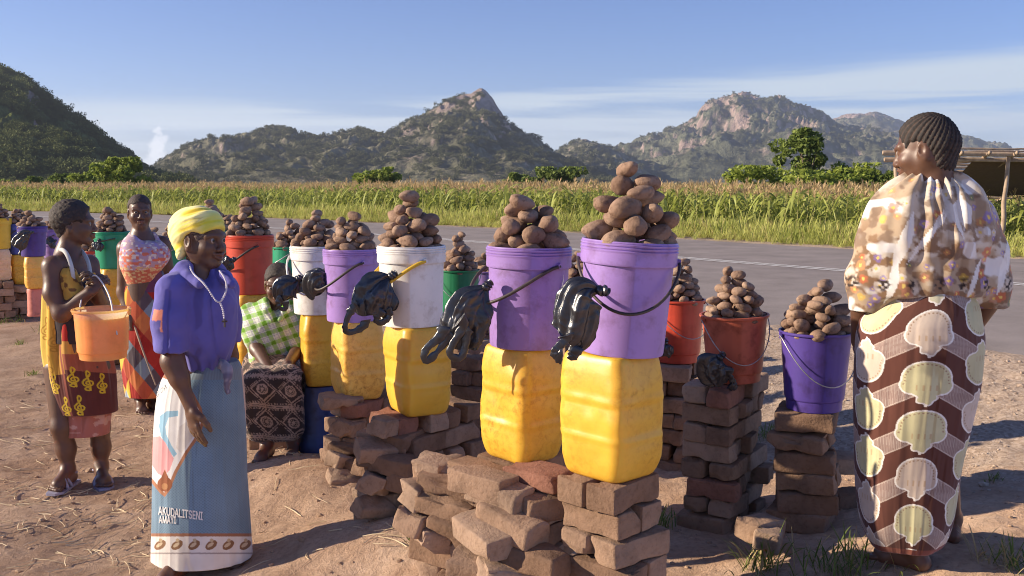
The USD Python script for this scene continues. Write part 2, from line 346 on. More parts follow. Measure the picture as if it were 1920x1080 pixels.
def mountain(name, sky, r0, front, back, step, gully, seed, material, rock=None, power=1.15, sweep=0.0):
    sky = np.array(sky, float)
    prof = PchipInterpolator(sky[:, 0], sky[:, 1])
    px = np.arange(sky[0, 0], sky[-1, 0] + .1, step)
    q = np.concatenate([np.linspace(0, 1, 110), 1 + np.linspace(.02, 1, 30)])
    P, Q = np.meshgrid(px, q)
    wid = sky[-1, 0] - sky[0, 0]
    a = (P - 960) / F
    r = np.where(Q <= 1, r0 - front * (1 - Q), r0 + back * (Q - 1)) + r0 * .05 * (noise(np.stack([P / 130, 0 * P, 0 * P], -1), seed) - .5) * np.clip(Q, 0, 1)
    x, y = a * r, r
    pp = np.stack([x, y, 0 * x], -1) / front
    warp = (fbm(pp * 3.5, 5, seed + 1) - .5) * 150 * np.clip(1 - Q, 0, 1) ** .8 + sweep * np.clip(1 - Q, 0, 1)
    h = (340 - prof(np.clip(P + warp, sky[0, 0], sky[-1, 0]))) / F * r0
    fr = np.where(Q <= 1, np.clip(Q, 0, 1) ** power, np.clip(2 - Q, 0, 1) ** 1.3)
    rid = 1 - np.abs(2 * fbm(pp * 7 + 3.3, 5, seed + 2) - 1)
    rid2 = 1 - np.abs(2 * fbm(pp * 26 + 1.3, 4, seed + 5) - 1)
    env = np.clip(np.minimum(Q, 1.0) * (1.005 - np.minimum(Q, 1.0)) * 4, 0, 1) * np.clip(h / (h.max() * .4), 0, 1)
    z = h * fr + gully * (rid - .72) * env + gully * .28 * (rid2 - .7) * np.clip(env + .25 * (fr > .3), 0, 1) - 2 * (1 - np.clip(Q * 8, 0, 1))
    z = z + 1.7 * fr
    v = np.stack([x, y, z], -1).reshape(-1, 3)
    f = grid_faces(len(q), len(px))
    m = trimesh.Trimesh(v, f, process=False)
    nz = np.array(m.vertex_normals)[:, 2].reshape(z.shape)
    rk = .55 * np.clip((.72 - np.abs(nz)) / .5, 0, 1)
    if rock is not None:
        for cx, cq, rx, rq, amt in rock: rk = rk + amt * np.exp(-((P - cx) / rx) ** 2 - ((Q - cq) / rq) ** 2)
    rk = rk.reshape(-1)
    solo(name, (v, f), material, kind='structure', smooth=True, color=np.stack([rk, rk, rk], -1))
    HILLS[name] = (v.reshape(len(q), len(px), 3), rk.reshape(z.shape))
M1 = mountain_material('near_hill_scrub', (.075, .09, .03), (.27, .245, .09), (.33, .26, .23), 1 / 60, .86, 1.02)
M2 = mountain_material('ridge_scrub', (.125, .122, .08), (.27, .235, .155), (.42, .33, .29), 1 / 130, .56, .80)
M3 = mountain_material('far_scrub', (.11, .115, .075), (.24, .205, .155), (.44, .33, .285), 1 / 240, .55, .78)
mountain('left_hill', [(-760, 335), (-600, 300), (-420, 250), (-250, 200), (-120, 160), (-60, 148), (0, 143), (28, 149), (60, 163), (92, 190), (130, 222), (170, 252), (210, 281), (250, 305), (290, 328), (325, 342), (360, 348)], 620, 300, 300, 2.4, 40, 21, M1, [(75, .55, 22, .16, .5), (8, .42, 30, .10, .45), (100, .38, 26, .08, .3)], power=1.0, sweep=20)
mountain('middle_ridge', [(250, 345), (290, 330), (320, 307), (350, 292), (400, 275), (450, 266), (488, 250), (520, 245), (545, 250), (575, 262), (610, 266), (645, 259), (680, 253), (710, 259), (738, 261), (770, 240), (800, 224), (830, 207), (855, 192), (872, 184), (886, 182), (894, 177), (904, 173), (912, 178), (924, 190), (934, 207), (942, 222), (946, 236), (965, 248), (990, 264), (1020, 286), (1060, 303), (1100, 320), (1140, 336), (1180, 348)], 1500, 620, 500, 1.6, 72, 33, M2, [(905, .95, 40, .16, .7), (840, .72, 50, .12, .25), (512, .9, 26, .10, .4), (925, .74, 30, .16, .5), (870, .85, 30, .1, .3), (760, .6, 25, .08, .25)], power=1.1, sweep=25)
mountain('small_far_hill', [(960, 348), (1000, 318), (1040, 291), (1062, 281), (1082, 268), (1096, 264), (1112, 270), (1140, 284), (1165, 298), (1190, 312), (1225, 334), (1260, 348)], 2100, 600, 500, 2.0, 60, 47, M2, [(1096, .97, 26, .1, .25)], sweep=12)
mountain('right_mountain', [(1080, 348), (1140, 300), (1160, 291), (1200, 286), (1240, 276), (1272, 264), (1295, 252), (1312, 236), (1322, 222), (1336, 204), (1348, 195), (1372, 190), (1384, 186), (1397, 182), (1412, 189), (1432, 198), (1450, 192), (1462, 190), (1482, 198), (1500, 206), (1530, 214), (1562, 231), (1600, 250), (1650, 272), (1720, 300), (1800, 325), (1880, 348)], 3000, 1250, 900, 1.8, 190, 58, M3, [(1350, .95, 50, .14, .4), (1400, .9, 40, .1, .3), (1470, .85, 60, .12, .25), (1330, .7, 30, .1, .2)], sweep=35)
mountain('farthest_mountain', [(1380, 348), (1480, 270), (1540, 236), (1562, 225), (1592, 216), (1612, 216), (1632, 212), (1660, 220), (1690, 230), (1730, 243), (1780, 256), (1830, 268), (1872, 277), (1886, 281), (1895, 292), (1930, 300), (2000, 312), (2150, 330), (2300, 348)], 4300, 1500, 900, 2.4, 180, 71, M3, [(1600, .9, 60, .12, .3)], sweep=25)

# ------------------------------------------------------------------ vegetation
def leaf_mat(name, a, b, scale, trans=.35, rough=.6):
    return stain(name, [(.3, a), (.7, b)], scale=scale, rough=rough, trans=trans, spec=.3)
def leaf_quads(r, centers, size, flat=0.0):
    k = len(centers); d = r.normal(size=(k, 3)); d /= np.linalg.norm(d, axis=1, keepdims=True); d[:, 2] = d[:, 2] * (1 - flat)
    e = np.cross(d, r.normal(size=(k, 3))); e /= np.linalg.norm(e, axis=1, keepdims=True) + 1e-9; d /= np.linalg.norm(d, axis=1, keepdims=True) + 1e-9
    s = size * r.uniform(.6, 1.3, (k, 1)); w = s * r.uniform(.4, .6, (k, 1))
    v = np.stack([centers - d * s, centers + e * w, centers + d * s, centers - e * w], 1).reshape(-1, 3)
    i = np.arange(k)[:, None] * 4
    return v, np.vstack([i + [0, 1, 2], i + [0, 2, 3]])
def instancer(name, protos, mats, pos, scale, ori_z, label, category, tilt=None, seed=0, idx=None):
    path = numbered('/World', name)
    pi = UsdGeom.PointInstancer.Define(stage, path); set_data(pi.GetPrim(), label, category, kind='stuff')
    paths = []
    for i, (ms, mm) in enumerate(zip(protos, mats)):
        pp = f'{path}/kind_{i:03d}'; UsdGeom.Xform.Define(stage, pp)
        for j, (m, mt) in enumerate(zip(ms, mm)): put(f'{pp}/piece_{j:03d}', m, mt)
        paths.append(Sdf.Path(pp))
    pi.CreatePrototypesRel().SetTargets(paths)
    k = len(pos); r = np.random.default_rng(seed)
    pi.CreateProtoIndicesAttr(Vt.IntArray.FromNumpy((r.integers(0, len(protos), k) if idx is None else idx).astype(np.int32)))
    pi.CreatePositionsAttr(Vt.Vec3fArray.FromNumpy(pos.astype(np.float32)))
    pi.CreateScalesAttr(Vt.Vec3fArray.FromNumpy((scale[:, None] if scale.ndim == 1 else scale).astype(np.float32) * np.ones((1, 3), np.float32)))
    h = ori_z / 2; q = np.stack([np.cos(h), 0 * h, 0 * h, np.sin(h)], -1)
    if tilt is not None:
        qt = np.stack([np.cos(tilt[:, 0] / 2), np.sin(tilt[:, 0] / 2) * np.cos(tilt[:, 1]), np.sin(tilt[:, 0] / 2) * np.sin(tilt[:, 1]), 0 * h], -1)
        w1, x1, y1, z1 = qt.T; w2, x2, y2, z2 = q.T
        q = np.stack([w1*w2 - x1*x2 - y1*y2 - z1*z2, w1*x2 + x1*w2 + y1*z2 - z1*y2, w1*y2 - x1*z2 + y1*w2 + z1*x2, w1*z2 + x1*y2 - y1*x2 + z1*w2], -1)
    pi.CreateOrientationsAttr(Vt.QuathArray([Gf.Quath(*map(float, a)) for a in q]))

# scrub trees on the hills
HILL_LEAF = leaf_mat('hill_tree_leaf', (.05, .07, .016), (.17, .185, .055), .05, .15, .9)
HILL_LEAF2 = leaf_mat('ridge_tree_leaf', (.055, .066, .03), (.15, .15, .07), .02, .15, .9)
def blob_tree(seed):
    r = np.random.default_rng(seed); c = []
    for _ in range(9):
        o = np.array([r.normal(0, .3), r.normal(0, .3), r.uniform(.45, .95)])
        p = r.normal(size=(22, 3)); p /= np.linalg.norm(p, axis=1, keepdims=True); c.append(o + p * r.uniform(.18, .34))
    return leaf_quads(r, np.vstack(c), .115)
def hill_trees(hill, k, size, name, label, material, seed, rocky=.5, lim=(.0, 1.02)):
    V, rk = HILLS[hill]; r = np.random.default_rng(seed)
    i = (r.beta(1.6, 1.15, k) * 112).astype(int).clip(0, V.shape[0] - 2); j = r.integers(0, V.shape[1] - 1, k)
    a, b = r.random(k)[:, None], r.random(k)[:, None]
    p = V[i, j] * (1 - a) * (1 - b) + V[i + 1, j] * a * (1 - b) + V[i, j + 1] * (1 - a) * b + V[i + 1, j + 1] * a * b
    dens = fbm(p / (size * 9), 3, seed)
    keep = (rk[i, j] < rocky) & (dens > .46) & (np.abs(p[:, 0] / p[:, 1]) < .56)
    p = p[keep]; kk = len(p); sc = size * np.exp(r.normal(0, .3, kk)) * (.6 + .8 * dens[keep])
    p[:, 2] -= sc * .22
    instancer(name, [[blob_tree(seed + q)] for q in range(5)], [[material]] * 5, p, sc, r.uniform(0, 6.3, kk), label, 'scrub', seed=seed)
hill_trees('left_hill', 22000, 2.5, 'hill_scrub', 'dark green scrub trees covering the steep hill at the left', HILL_LEAF, 100)
hill_trees('middle_ridge', 15000, 3.4, 'ridge_scrub', 'small scrub trees dotted over the ridge with the pointed rock peak', HILL_LEAF2, 200, .45)
hill_trees('small_far_hill', 1100, 5.5, 'far_hill_scrub', 'small scrub trees dotted over the low far hill', HILL_LEAF2, 300, .5)
hill_trees('right_mountain', 5000, 5, 'mountain_scrub', 'sparse scrub trees dotted over the broad rocky mountain at the right', HILL_LEAF2, 400, .5)

# haze over the plain
hb = trimesh.creation.box((11900, 7700, 350)); hb.apply_translation((0, 2700, 350 / 2 - 7))
HAZE = usdkit.material(stage, '/World/Looks/haze_air', {'v': ('principled_volume', {'color': (.80, .88, 1.0), 'density': .00010, 'anisotropy': .25})}, [], volume='v.volume')
solo('haze', hb, HAZE, 'thin blue daylight haze over the plain and the mountains', 'haze', kind='stuff')

# maize field beyond the road
MAIZE = leaf_mat('maize_leaf', (.22, .27, .045), (.50, .52, .14), 2.5, .42, .5)
MAIZE_DRY = leaf_mat('maize_stalk', (.22, .23, .06), (.38, .34, .13), 3, .1)
TASSEL = leaf_mat('maize_tassel', (.42, .29, .15), (.62, .46, .25), 2, .3, .8)
def ribbon(root, az, L, rise, droop, w, nseg=6, tw=0.0):
    t = np.linspace(0, 1, nseg + 1); d = np.array([math.cos(az), math.sin(az), 0]); s = np.array([-d[1], d[0], 0])
    c = root + d * (L * t)[:, None] * .8 + np.array([0, 0, 1]) * (rise * t - droop * t * t)[:, None]
    ww = (w * np.sin(PI * np.clip(t * .92 + .08, 0, 1)) ** .6)[:, None] * (s * np.cos(tw * t)[:, None] + np.array([0, 0, 1]) * np.sin(tw * t)[:, None])
    v = np.stack([c - ww, c + ww], 1).reshape(-1, 3); i = np.arange(nseg)[:, None] * 2
    return v, np.vstack([i + [0, 1, 3], i + [0, 3, 2]])
def maize_plant(seed, h=1.62):
    r = np.random.default_rng(seed); az = r.uniform(0, 6.3); lv = []
    st = tube(np.array([[0, 0, 0], [r.normal(0, .02), r.normal(0, .02), h * .5], [r.normal(0, .04), r.normal(0, .04), h * .88]]), [.014, .011, .006], 4, False)
    for k in range(11):
        z = h * (.16 + .072 * k); lv.append(ribbon(np.array([0, 0, z]), az + k * PI + r.normal(0, .5), r.uniform(.45, .75), r.uniform(.25, .5), r.uniform(.45, .95), r.uniform(.03, .048), tw=r.normal(0, .9)))
    ts = [tube(np.array([[0, 0, h * .86], [0, 0, h * 1.03]]), [.006, .004], 4, False)]
    for k in range(7):
        ts.append(ribbon(np.array([0, 0, h * (.88 + .012 * k)]), r.uniform(0, 6.3), r.uniform(.08, .2), r.uniform(.14, .26), r.uniform(.0, .12), .013, 3))
    return [cat(lv), st, cat(ts)]
r = np.random.default_rng(77)
def field_points(s0, s1, t0, t1, ds, dt, jit):
    S, T = np.meshgrid(np.arange(s0, s1, ds), np.arange(t0, t1, dt)); S, T = S.ravel(), T.ravel()
    S = S + r.normal(0, jit, len(S)); T = T + r.normal(0, jit, len(T)); x, y = road_xy(S, T)
    k = (np.abs(x / y) < .60) & (y > 6); return np.stack([x[k], y[k], ground(x[k], y[k], False)], -1)
fp = np.vstack([field_points(20.3, 26, -12, 75, .62, .30, .09), field_points(26, 44, -22, 100, .95, .5, .16), field_points(44, 120, -60, 150, 2.0, 1.3, .5)])
fp = fp[(fbm(fp / 9, 3, 8) > .30)]
sc = (.82 + .30 * fbm(fp / 7, 3, 21) + r.normal(0, .05, len(fp)))
MM = [MAIZE, MAIZE_DRY, TASSEL]
instancer('maize_field', [maize_plant(500 + k) for k in range(6)], [MM] * 6, fp, sc, r.uniform(0, 6.3, len(fp)), 'green maize crop with reddish tassels beyond the road', 'maize', tilt=np.stack([np.abs(r.normal(0, .06, len(fp))), r.uniform(0, 6.3, len(fp))], -1), seed=9)

# grass verge between the road and the maize
VERGE = leaf_mat('verge_grass', (.30, .34, .07), (.62, .61, .19), 1.1, .4, .6)
VERGE_DRY = leaf_mat('dry_grass', (.38, .31, .12), (.52, .43, .2), 3, .3, .7)
def tuft(seed, k=26, h=.42, spread=.16, w=.006):
    r = np.random.default_rng(seed); g, dry = [], []
    for _ in range(k):
        q = ribbon(np.array([r.normal(0, spread * .5), r.normal(0, spread * .5), 0]), r.uniform(0, 6.3), r.uniform(.2, .7) * h, r.uniform(.7, 1.2) * h, r.uniform(.0, .5) * h, w, 3)
        (dry if r.random() < .16 else g).append(q)
    return [cat(g), cat(dry or g[:1])]
def verge_points(s0, s1, ds, dt, t0=-14, t1=80):
    S, T = np.meshgrid(np.arange(s0, s1, ds), np.arange(t0, t1, dt)); S, T = S.ravel(), T.ravel()
    S = S + r.normal(0, .12, len(S)); T = T + r.normal(0, .12, len(T)); x, y = road_xy(S, T); k = (np.abs(x / y) < .6) & (y > 6)
    return np.stack([x[k], y[k], ground(x[k], y[k], False)], -1), S[k]
vp, vs = verge_points(17.85, 20.6, .16, .2)
keep = fbm(vp / .9, 2, 4) > .33 - .25 * smoothstep(18, 19, vs); vp, vs = vp[keep], vs[keep]
vsc = (.35 + .95 * smoothstep(17.7, 19.6, vs)) * (.7 + .7 * fbm(vp / 1.7, 3, 6)) * np.exp(r.normal(0, .18, len(vp))) * .72
instancer('verge_grass', [tuft(600 + k, w=.009) for k in range(6)], [[VERGE, VERGE_DRY]] * 6, vp, vsc * 1.25, r.uniform(0, 6.3, len(vp)), 'bright green grass verge between the road and the maize', 'grass', seed=10)

# bushes and trees behind the crop
BARK = stain('bark', [(.3, (.09, .065, .045)), (.7, (.2, .15, .11))], scale=6, rough=.95)
LEAF_A = leaf_mat('bush_leaf_bright', (.12, .18, .022), (.36, .41, .07), .9, .35)
LEAF_B = leaf_mat('bush_leaf_dark', (.075, .12, .022), (.23, .28, .06), .9, .3)
def tree(name, label, category, px, top, wpx, d, seed, material, stem=.35, slim=1.0, k=None, leaf=.16, group=None):
    r = np.random.default_rng(seed); x = (px - 960) / F * d
    z0 = float(ground(x, d, False)); h = 1.7 + (340 - top) / F * d - z0; R = wpx / F * d / 2
    T = Thing(name, label, category, (x, d, z0), group)
    th = h * stem; pieces = [tube(np.array([[0, 0, -.1], [.05 * R, .03 * R, th * .6], [.02 * R, 0, h * .62]]) + T.loc, [.05 * h * .5, .04 * h * .5, .015 * h * .5], 8)]
    tips = []
    for i in range(9 if h > 3 else 7):
        az = i * 2.4 + r.normal(0, .3); e = np.array([math.cos(az) * R * r.uniform(.3, .72), math.sin(az) * R * r.uniform(.3, .72), h * r.uniform(max(.3, stem), .86)])
        base = np.array([0, 0, th * r.uniform(.5, 1)])
        pieces.append(tube(spline([base, (base + e) / 2 + [0, 0, .06 * h], e], 6) + T.loc, np.linspace(.018 * h, .005 * h, 6), 5)); tips.append(e)
    tips.append(np.array([0, 0, h * .86]))
    T.part('trunk', cat(pieces), BARK, True)
    cs = []; n = k or int(900 + 260 * R * h)
    per = n // (len(tips) * 3)
    for e in tips:
        for _ in range(3):
            o = e + r.normal(size=3) * [R * .26, R * .26, h * .07]; rad = R * r.uniform(.22, .42) * slim
            p = r.normal(size=(per, 3)); p /= np.linalg.norm(p, axis=1, keepdims=True); p *= r.uniform(.35, 1, (per, 1)) ** .5
            cs.append(o + p * [rad, rad, min(rad, h * .16)])
    c = np.vstack(cs); c[:, 2] *= h / np.percentile(c[:, 2], 98.5); c[:, :2] *= R / np.percentile(np.abs(c[:, 0]), 97); c[:, 2] = np.clip(c[:, 2], .08 * h, h)
    T.part('crown', np_add(leaf_quads(r, c, leaf, .3), T.loc), material)
def np_add(m, o): return m[0] + o, m[1]
tree('bush', 'large rounded bush at the foot of the left hill, right side in shade', 'bush', 232, 297, 96, 95, 1, LEAF_A, .15, leaf=.22)
tree('bush', 'low bright bush just left of the large rounded bush', 'bush', 178, 323, 66, 100, 2, LEAF_A, .12, leaf=.22)
tree('bush', 'low dark bush below the pale rock face of the left hill', 'bush', 124, 327, 62, 110, 3, LEAF_B, .12, leaf=.22)
tree('bush', 'small dark bush between the left hill and the maize, second from the left edge', 'bush', 72, 332, 44, 112, 4, LEAF_B, .12, leaf=.22)
tree('bush', 'low bush at the far left edge of the maize field', 'bush', 14, 338, 58, 105, 5, LEAF_A, .12, leaf=.22)
tree('bush', 'round bush below the saddle left of the pointed peak', 'bush', 718, 315, 62, 120, 6, LEAF_A, .15, leaf=.24)
tree('bush', 'low thin bush left of the round bush below the saddle', 'bush', 676, 326, 52, 122, 7, LEAF_A, .12, leaf=.22)
tree('bush', 'wide low bush under the right flank of the pointed peak', 'bush', 960, 325, 56, 120, 8, LEAF_B, .12, leaf=.24)
tree('bush', 'tall dark bush left of the tallest potato pile', 'bush', 1048, 314, 84, 112, 9, LEAF_B, .14, leaf=.24)
tree('bush', 'small low bush touching the tall dark bush on its left', 'bush', 1004, 333, 42, 112, 10, LEAF_B, .12, leaf=.22)
tree('leafy_tree', 'slender leafy tree rising above the bushes before the right mountain', 'tree', 1508, 244, 104, 62, 11, LEAF_B, .28, .8, 3400, .17)
tree('bush', 'bright wide bush at the left foot of the slender tree', 'bush', 1426, 312, 135, 60, 12, LEAF_A, .12, k=3200, leaf=.15)
tree('bush', 'dense bush at the right foot of the slender tree', 'bush', 1582, 308, 130, 60, 13, LEAF_A, .12, k=3000, leaf=.15)
tree('bush', 'bush below the crown of the slender tree, hiding its trunk', 'bush', 1504, 320, 130, 59, 17, LEAF_A, .12, k=3000, leaf=.15)
tree('bush', 'low bush right beside the left post of the stick shelter', 'bush', 1664, 322, 70, 58, 14, LEAF_B, .12, k=1500, leaf=.15)
tree('bush', 'bush just left of the head of the woman in the flowered blouse', 'bush', 1622, 322, 52, 59, 15, LEAF_B, .12, k=1200, leaf=.15)
tree('bush', 'bush seen through the stick shelter behind the woman in the flowered blouse', 'bush', 1790, 340, 80, 64, 16, LEAF_B, .12, k=1300, leaf=.15)

# ------------------------------------------------------------------ stick shelter across the road
POLE = stain('weathered_pole', [(.3, (.25, .175, .115)), (.7, (.46, .35, .25))], scale=7, rough=.9)
MATTING = stain('dark_matting', [(.3, (.07, .045, .03)), (.7, (.17, .11, .075))], scale=20, rough=.95, stretch=(1, 6, 6))
def shelter():
    r = np.random.default_rng(31); T = Thing('stick_shelter', 'open roadside shelter of crooked poles with a sloping stick roof', 'shelter', (9.6, 20.5, .2))
    g = lambda a: float(ground(a[0], a[1], False))
    def pole(a, b, ra, rb, name, wob=.03):
        a, b = np.array(a), np.array(b); t = np.linspace(0, 1, 8)[:, None]; p = a + (b - a) * t; p[1:-1] += r.normal(0, wob, (6, 3)) * np.array([1, 1, .6])
        T.part(name, tube(spline(p, 14), np.linspace(ra, rb, 14), 7), POLE, True)
    zt, d0, d1 = 2.23, 19.6, 22.6
    fx0, fx1 = at(1672, 300, d0)[0], at(2010, 300, d0)[0]
    for x in (at(1684, 300, d0)[0], at(1889, 300, d0)[0], fx1 - .2):
        pole((x - .06, d0, g((x, d0)) - .1), (x + .03, d0, zt), .055, .04, 'post')
    for x in (at(1800, 300, d0)[0], fx1 - .3): pole((x, d1, g((x, d1)) - .1), (x, d1, 1.1), .05, .04, 'post')
    pole((fx0 - .2, d0 - .05, zt + .02), (fx1 + .3, d0 - .05, zt - .02), .05, .045, 'beam', .012)
    pole((fx0 - .1, d0 + .12, zt - .11), (fx1 + .2, d0 + .12, zt - .12), .05, .04, 'beam', .012)
    pole((at(1780, 300, d0)[0], d1, 1.08), (fx1, d1, 1.05), .045, .04, 'beam', .015)
    x0 = at(1776, 300, d0)[0]
    for x in np.linspace(x0 + .2, fx1 - .1, 5): pole((x, d0 - .2, zt + .03), (x + r.normal(0, .1), d1 + .2, 1.06), .035, .03, 'rafter', .02)
    for k in np.linspace(0, 1, 20):
        y = d0 - .15 + (d1 - d0 + .2) * k; z = zt + .1 - (zt - 1.1) * k
        pole((x0 + r.uniform(-.15, .2), y, z), (fx1 + r.uniform(-.1, .3), y, z + r.normal(0, .02)), .022, .016, 'roof_stick', .015)
    x0 = at(1835, 300, d0)[0]
    u, w = np.meshgrid(np.linspace(0, 1, 26), np.linspace(0, .62, 22))
    mx = x0 + .5 * w * w + (fx1 + .2 - x0) * u; my = d0 + .1 + (d1 - d0 - .1) * w; mz = zt + .0 - (zt - 1.02) * w + .05 * (fbm(np.stack([mx * 2, my * 2, 0 * mx], -1), 3, 2) - .5) - .09
    v = np.stack([mx, my, mz], -1).reshape(-1, 3); f = grid_faces(22, 26)
    T.part('roof_matting', (np.vstack([v, v + [0, 0, .012]]), np.vstack([f[:, ::-1], f + len(v)])), MATTING, True)
shelter()
# ------------------------------------------------------------------ soft shapes: signed distances on a grid, meshed with surface nets
def surface_nets(D, lo, h):
    s = D < 0; nx, ny, nz = D.shape
    cnt = np.zeros((nx - 1, ny - 1, nz - 1), np.int8); offs = [(i, j, k) for i in (0, 1) for j in (0, 1) for k in (0, 1)]
    for i, j, k in offs: cnt += s[i:nx - 1 + i, j:ny - 1 + j, k:nz - 1 + k]
    act = np.argwhere((cnt > 0) & (cnt < 8)); ids = np.full(cnt.shape, -1, np.int32); ids[tuple(act.T)] = np.arange(len(act))
    C = np.stack([D[act[:, 0] + i, act[:, 1] + j, act[:, 2] + k] for i, j, k in offs], 1)
    O = np.array(offs, float); acc = np.zeros((len(act), 3)); num = np.zeros(len(act))
    for a in range(8):
        for b in range(a + 1, 8):
            if np.abs(O[a] - O[b]).sum() != 1: continue
            m = (C[:, a] < 0) != (C[:, b] < 0); t = C[m, a] / (C[m, a] - C[m, b])
            acc[m] += O[a] + (O[b] - O[a]) * t[:, None]; num[m] += 1
    v = (act + acc / num[:, None]) * h + lo
    fs = []
    for ax in range(3):
        sl0 = [slice(None)] * 3; sl1 = [slice(None)] * 3; sl0[ax] = slice(0, -1); sl1[ax] = slice(1, None)
        cr = s[tuple(sl0)] != s[tuple(sl1)]; e = np.argwhere(cr); o1, o2 = (ax + 1) % 3, (ax + 2) % 3
        ok = (e[:, o1] > 0) & (e[:, o2] > 0) & (e[:, o1] < D.shape[o1] - 1) & (e[:, o2] < D.shape[o2] - 1); e = e[ok]
        q = []
        for d1, d2 in ((0, 0), (1, 0), (1, 1), (0, 1)):
            c = e.copy(); c[:, o1] -= d1; c[:, o2] -= d2; q.append(ids[tuple(c.T)])
        q = np.stack(q, 1); flip = ~s[tuple(e.T)]; q[flip] = q[flip][:, ::-1]
        fs += [q[:, [0, 2, 1]], q[:, [0, 3, 2]]]
    f = np.vstack(fs); return v, f[:, ::-1]

class Soft:
    def __init__(s, lo, hi, h):
        s.lo, s.h = np.asarray(lo, float), h
        s.n = np.ceil((np.asarray(hi) - s.lo) / h).astype(int) + 2
        s.D = np.full(s.n, .3, np.float32)
    def _win(s, lo, hi):
        a = np.clip(np.floor((lo - s.lo) / s.h).astype(int), 0, s.n); b = np.clip(np.ceil((hi - s.lo) / s.h).astype(int) + 1, 0, s.n)
        if (b <= a).any(): return None, None
        ax = [(np.arange(a[i], b[i]) * s.h + s.lo[i]).astype(np.float32) for i in range(3)]
        return tuple(slice(a[i], b[i]) for i in range(3)), np.meshgrid(*ax, indexing='ij')
    def _mix(s, w, d, k, cut):
        D = s.D[w]
        if cut: d = -d; t = np.clip(k - np.abs(D - d), 0, None); s.D[w] = np.maximum(D, d) + t * t / (4 * max(k, 1e-6))
        else: t = np.clip(k - np.abs(D - d), 0, None); s.D[w] = np.minimum(D, d) - t * t / (4 * max(k, 1e-6))
    def cone(s, a, b, ra, rb, k=.02, cut=False, sq=None):
        """a round cone; sq=(direction, factor): thinner (factor<1) along that direction"""
        a, b = np.asarray(a, float), np.asarray(b, float); m = max(ra, rb) * (1 if sq is None else max(1, sq[1])) + k + 2 * s.h
        w, g = s._win(np.minimum(a, b) - m, np.maximum(a, b) + m)
        if w is None: return s
        P = [g[i] - np.float32(a[i]) for i in range(3)]; ab = b - a; L = ab @ ab + 1e-12
        t = np.clip((P[0] * ab[0] + P[1] * ab[1] + P[2] * ab[2]) / L, 0, 1)
        Q = [P[i] - t * ab[i] for i in range(3)]
        if sq is not None:
            dv = np.asarray(sq[0], float); dv = dv / np.linalg.norm(dv); dd = (Q[0] * dv[0] + Q[1] * dv[1] + Q[2] * dv[2]) * (1 / sq[1] - 1)
            Q = [Q[i] + dd * dv[i] for i in range(3)]
        d = np.sqrt(Q[0] ** 2 + Q[1] ** 2 + Q[2] ** 2) - (ra + (rb - ra) * t)
        if sq is not None: d = d * min(1, sq[1])
        s._mix(w, d.astype(np.float32), k, cut); return s
    def ell(s, c, rad, R=None, k=.02, cut=False):
        c, rad = np.asarray(c, float), np.asarray(rad, float); R = np.eye(3) if R is None else np.asarray(R)
        m = np.sqrt((R ** 2) @ (rad ** 2)) + k + 2 * s.h
        w, g = s._win(c - m, c + m)
        if w is None: return s
        P = np.stack([g[i] - np.float32(c[i]) for i in range(3)], -1) @ R.astype(np.float32)
        k0 = np.linalg.norm(P / rad, axis=-1); k1 = np.linalg.norm(P / rad ** 2, axis=-1) + 1e-6
        s._mix(w, (k0 * (k0 - 1) / k1).astype(np.float32), k, cut); return s
    def chain(s, pts, rs, k=.02, **kw):
        for i in range(len(pts) - 1): s.cone(pts[i], pts[i + 1], rs[i], rs[i + 1], k, **kw)
        return s
    def cut_plane(s, p, n):
        """removes what lies on the side the normal points to"""
        w, g = s._win(s.lo, s.lo + s.n * s.h); n = np.asarray(n, float) / np.linalg.norm(n)
        d = sum((g[i] - np.float32(p[i])) * n[i] for i in range(3)); s.D = np.maximum(s.D, d.astype(np.float32)); return s
    def mesh(s, relax=1):
        v, f = surface_nets(s.D, s.lo, s.h)
        from scipy.sparse import coo_matrix; from scipy.sparse.csgraph import connected_components
        e = np.vstack([f[:, :2], f[:, 1:]]); _, lab = connected_components(coo_matrix((np.ones(len(e)), (e[:, 0], e[:, 1])), (len(v), len(v))), False)
        keep = lab == np.bincount(lab).argmax(); re = np.cumsum(keep) - 1; f = re[f[keep[f[:, 0]]]]; v = v[keep]   # crumbs left by cuts are dropped
        if relax:   # Taubin's two step smoothing
            e = np.vstack([f[:, :2], f[:, 1:], f[:, [2, 0]]]); e = np.unique(np.vstack([e, e[:, ::-1]]), axis=0)
            A = coo_matrix((np.ones(len(e)), (e[:, 0], e[:, 1])), (len(v), len(v))).tocsr(); dg = np.asarray(A.sum(1))
            for _ in range(relax):
                v = v + .5 * (A @ v / dg - v); v = v - .52 * (A @ v / dg - v)
        return v, f

def normals_of(m): return np.array(trimesh.Trimesh(m[0], m[1], process=False).vertex_normals)
def displace(m, amount): return m[0] + normals_of(m) * np.asarray(amount)[:, None], m[1]
def ridged(p, seed=0, oct=3): return 1 - np.abs(2 * fbm(p, oct, seed) - 1)

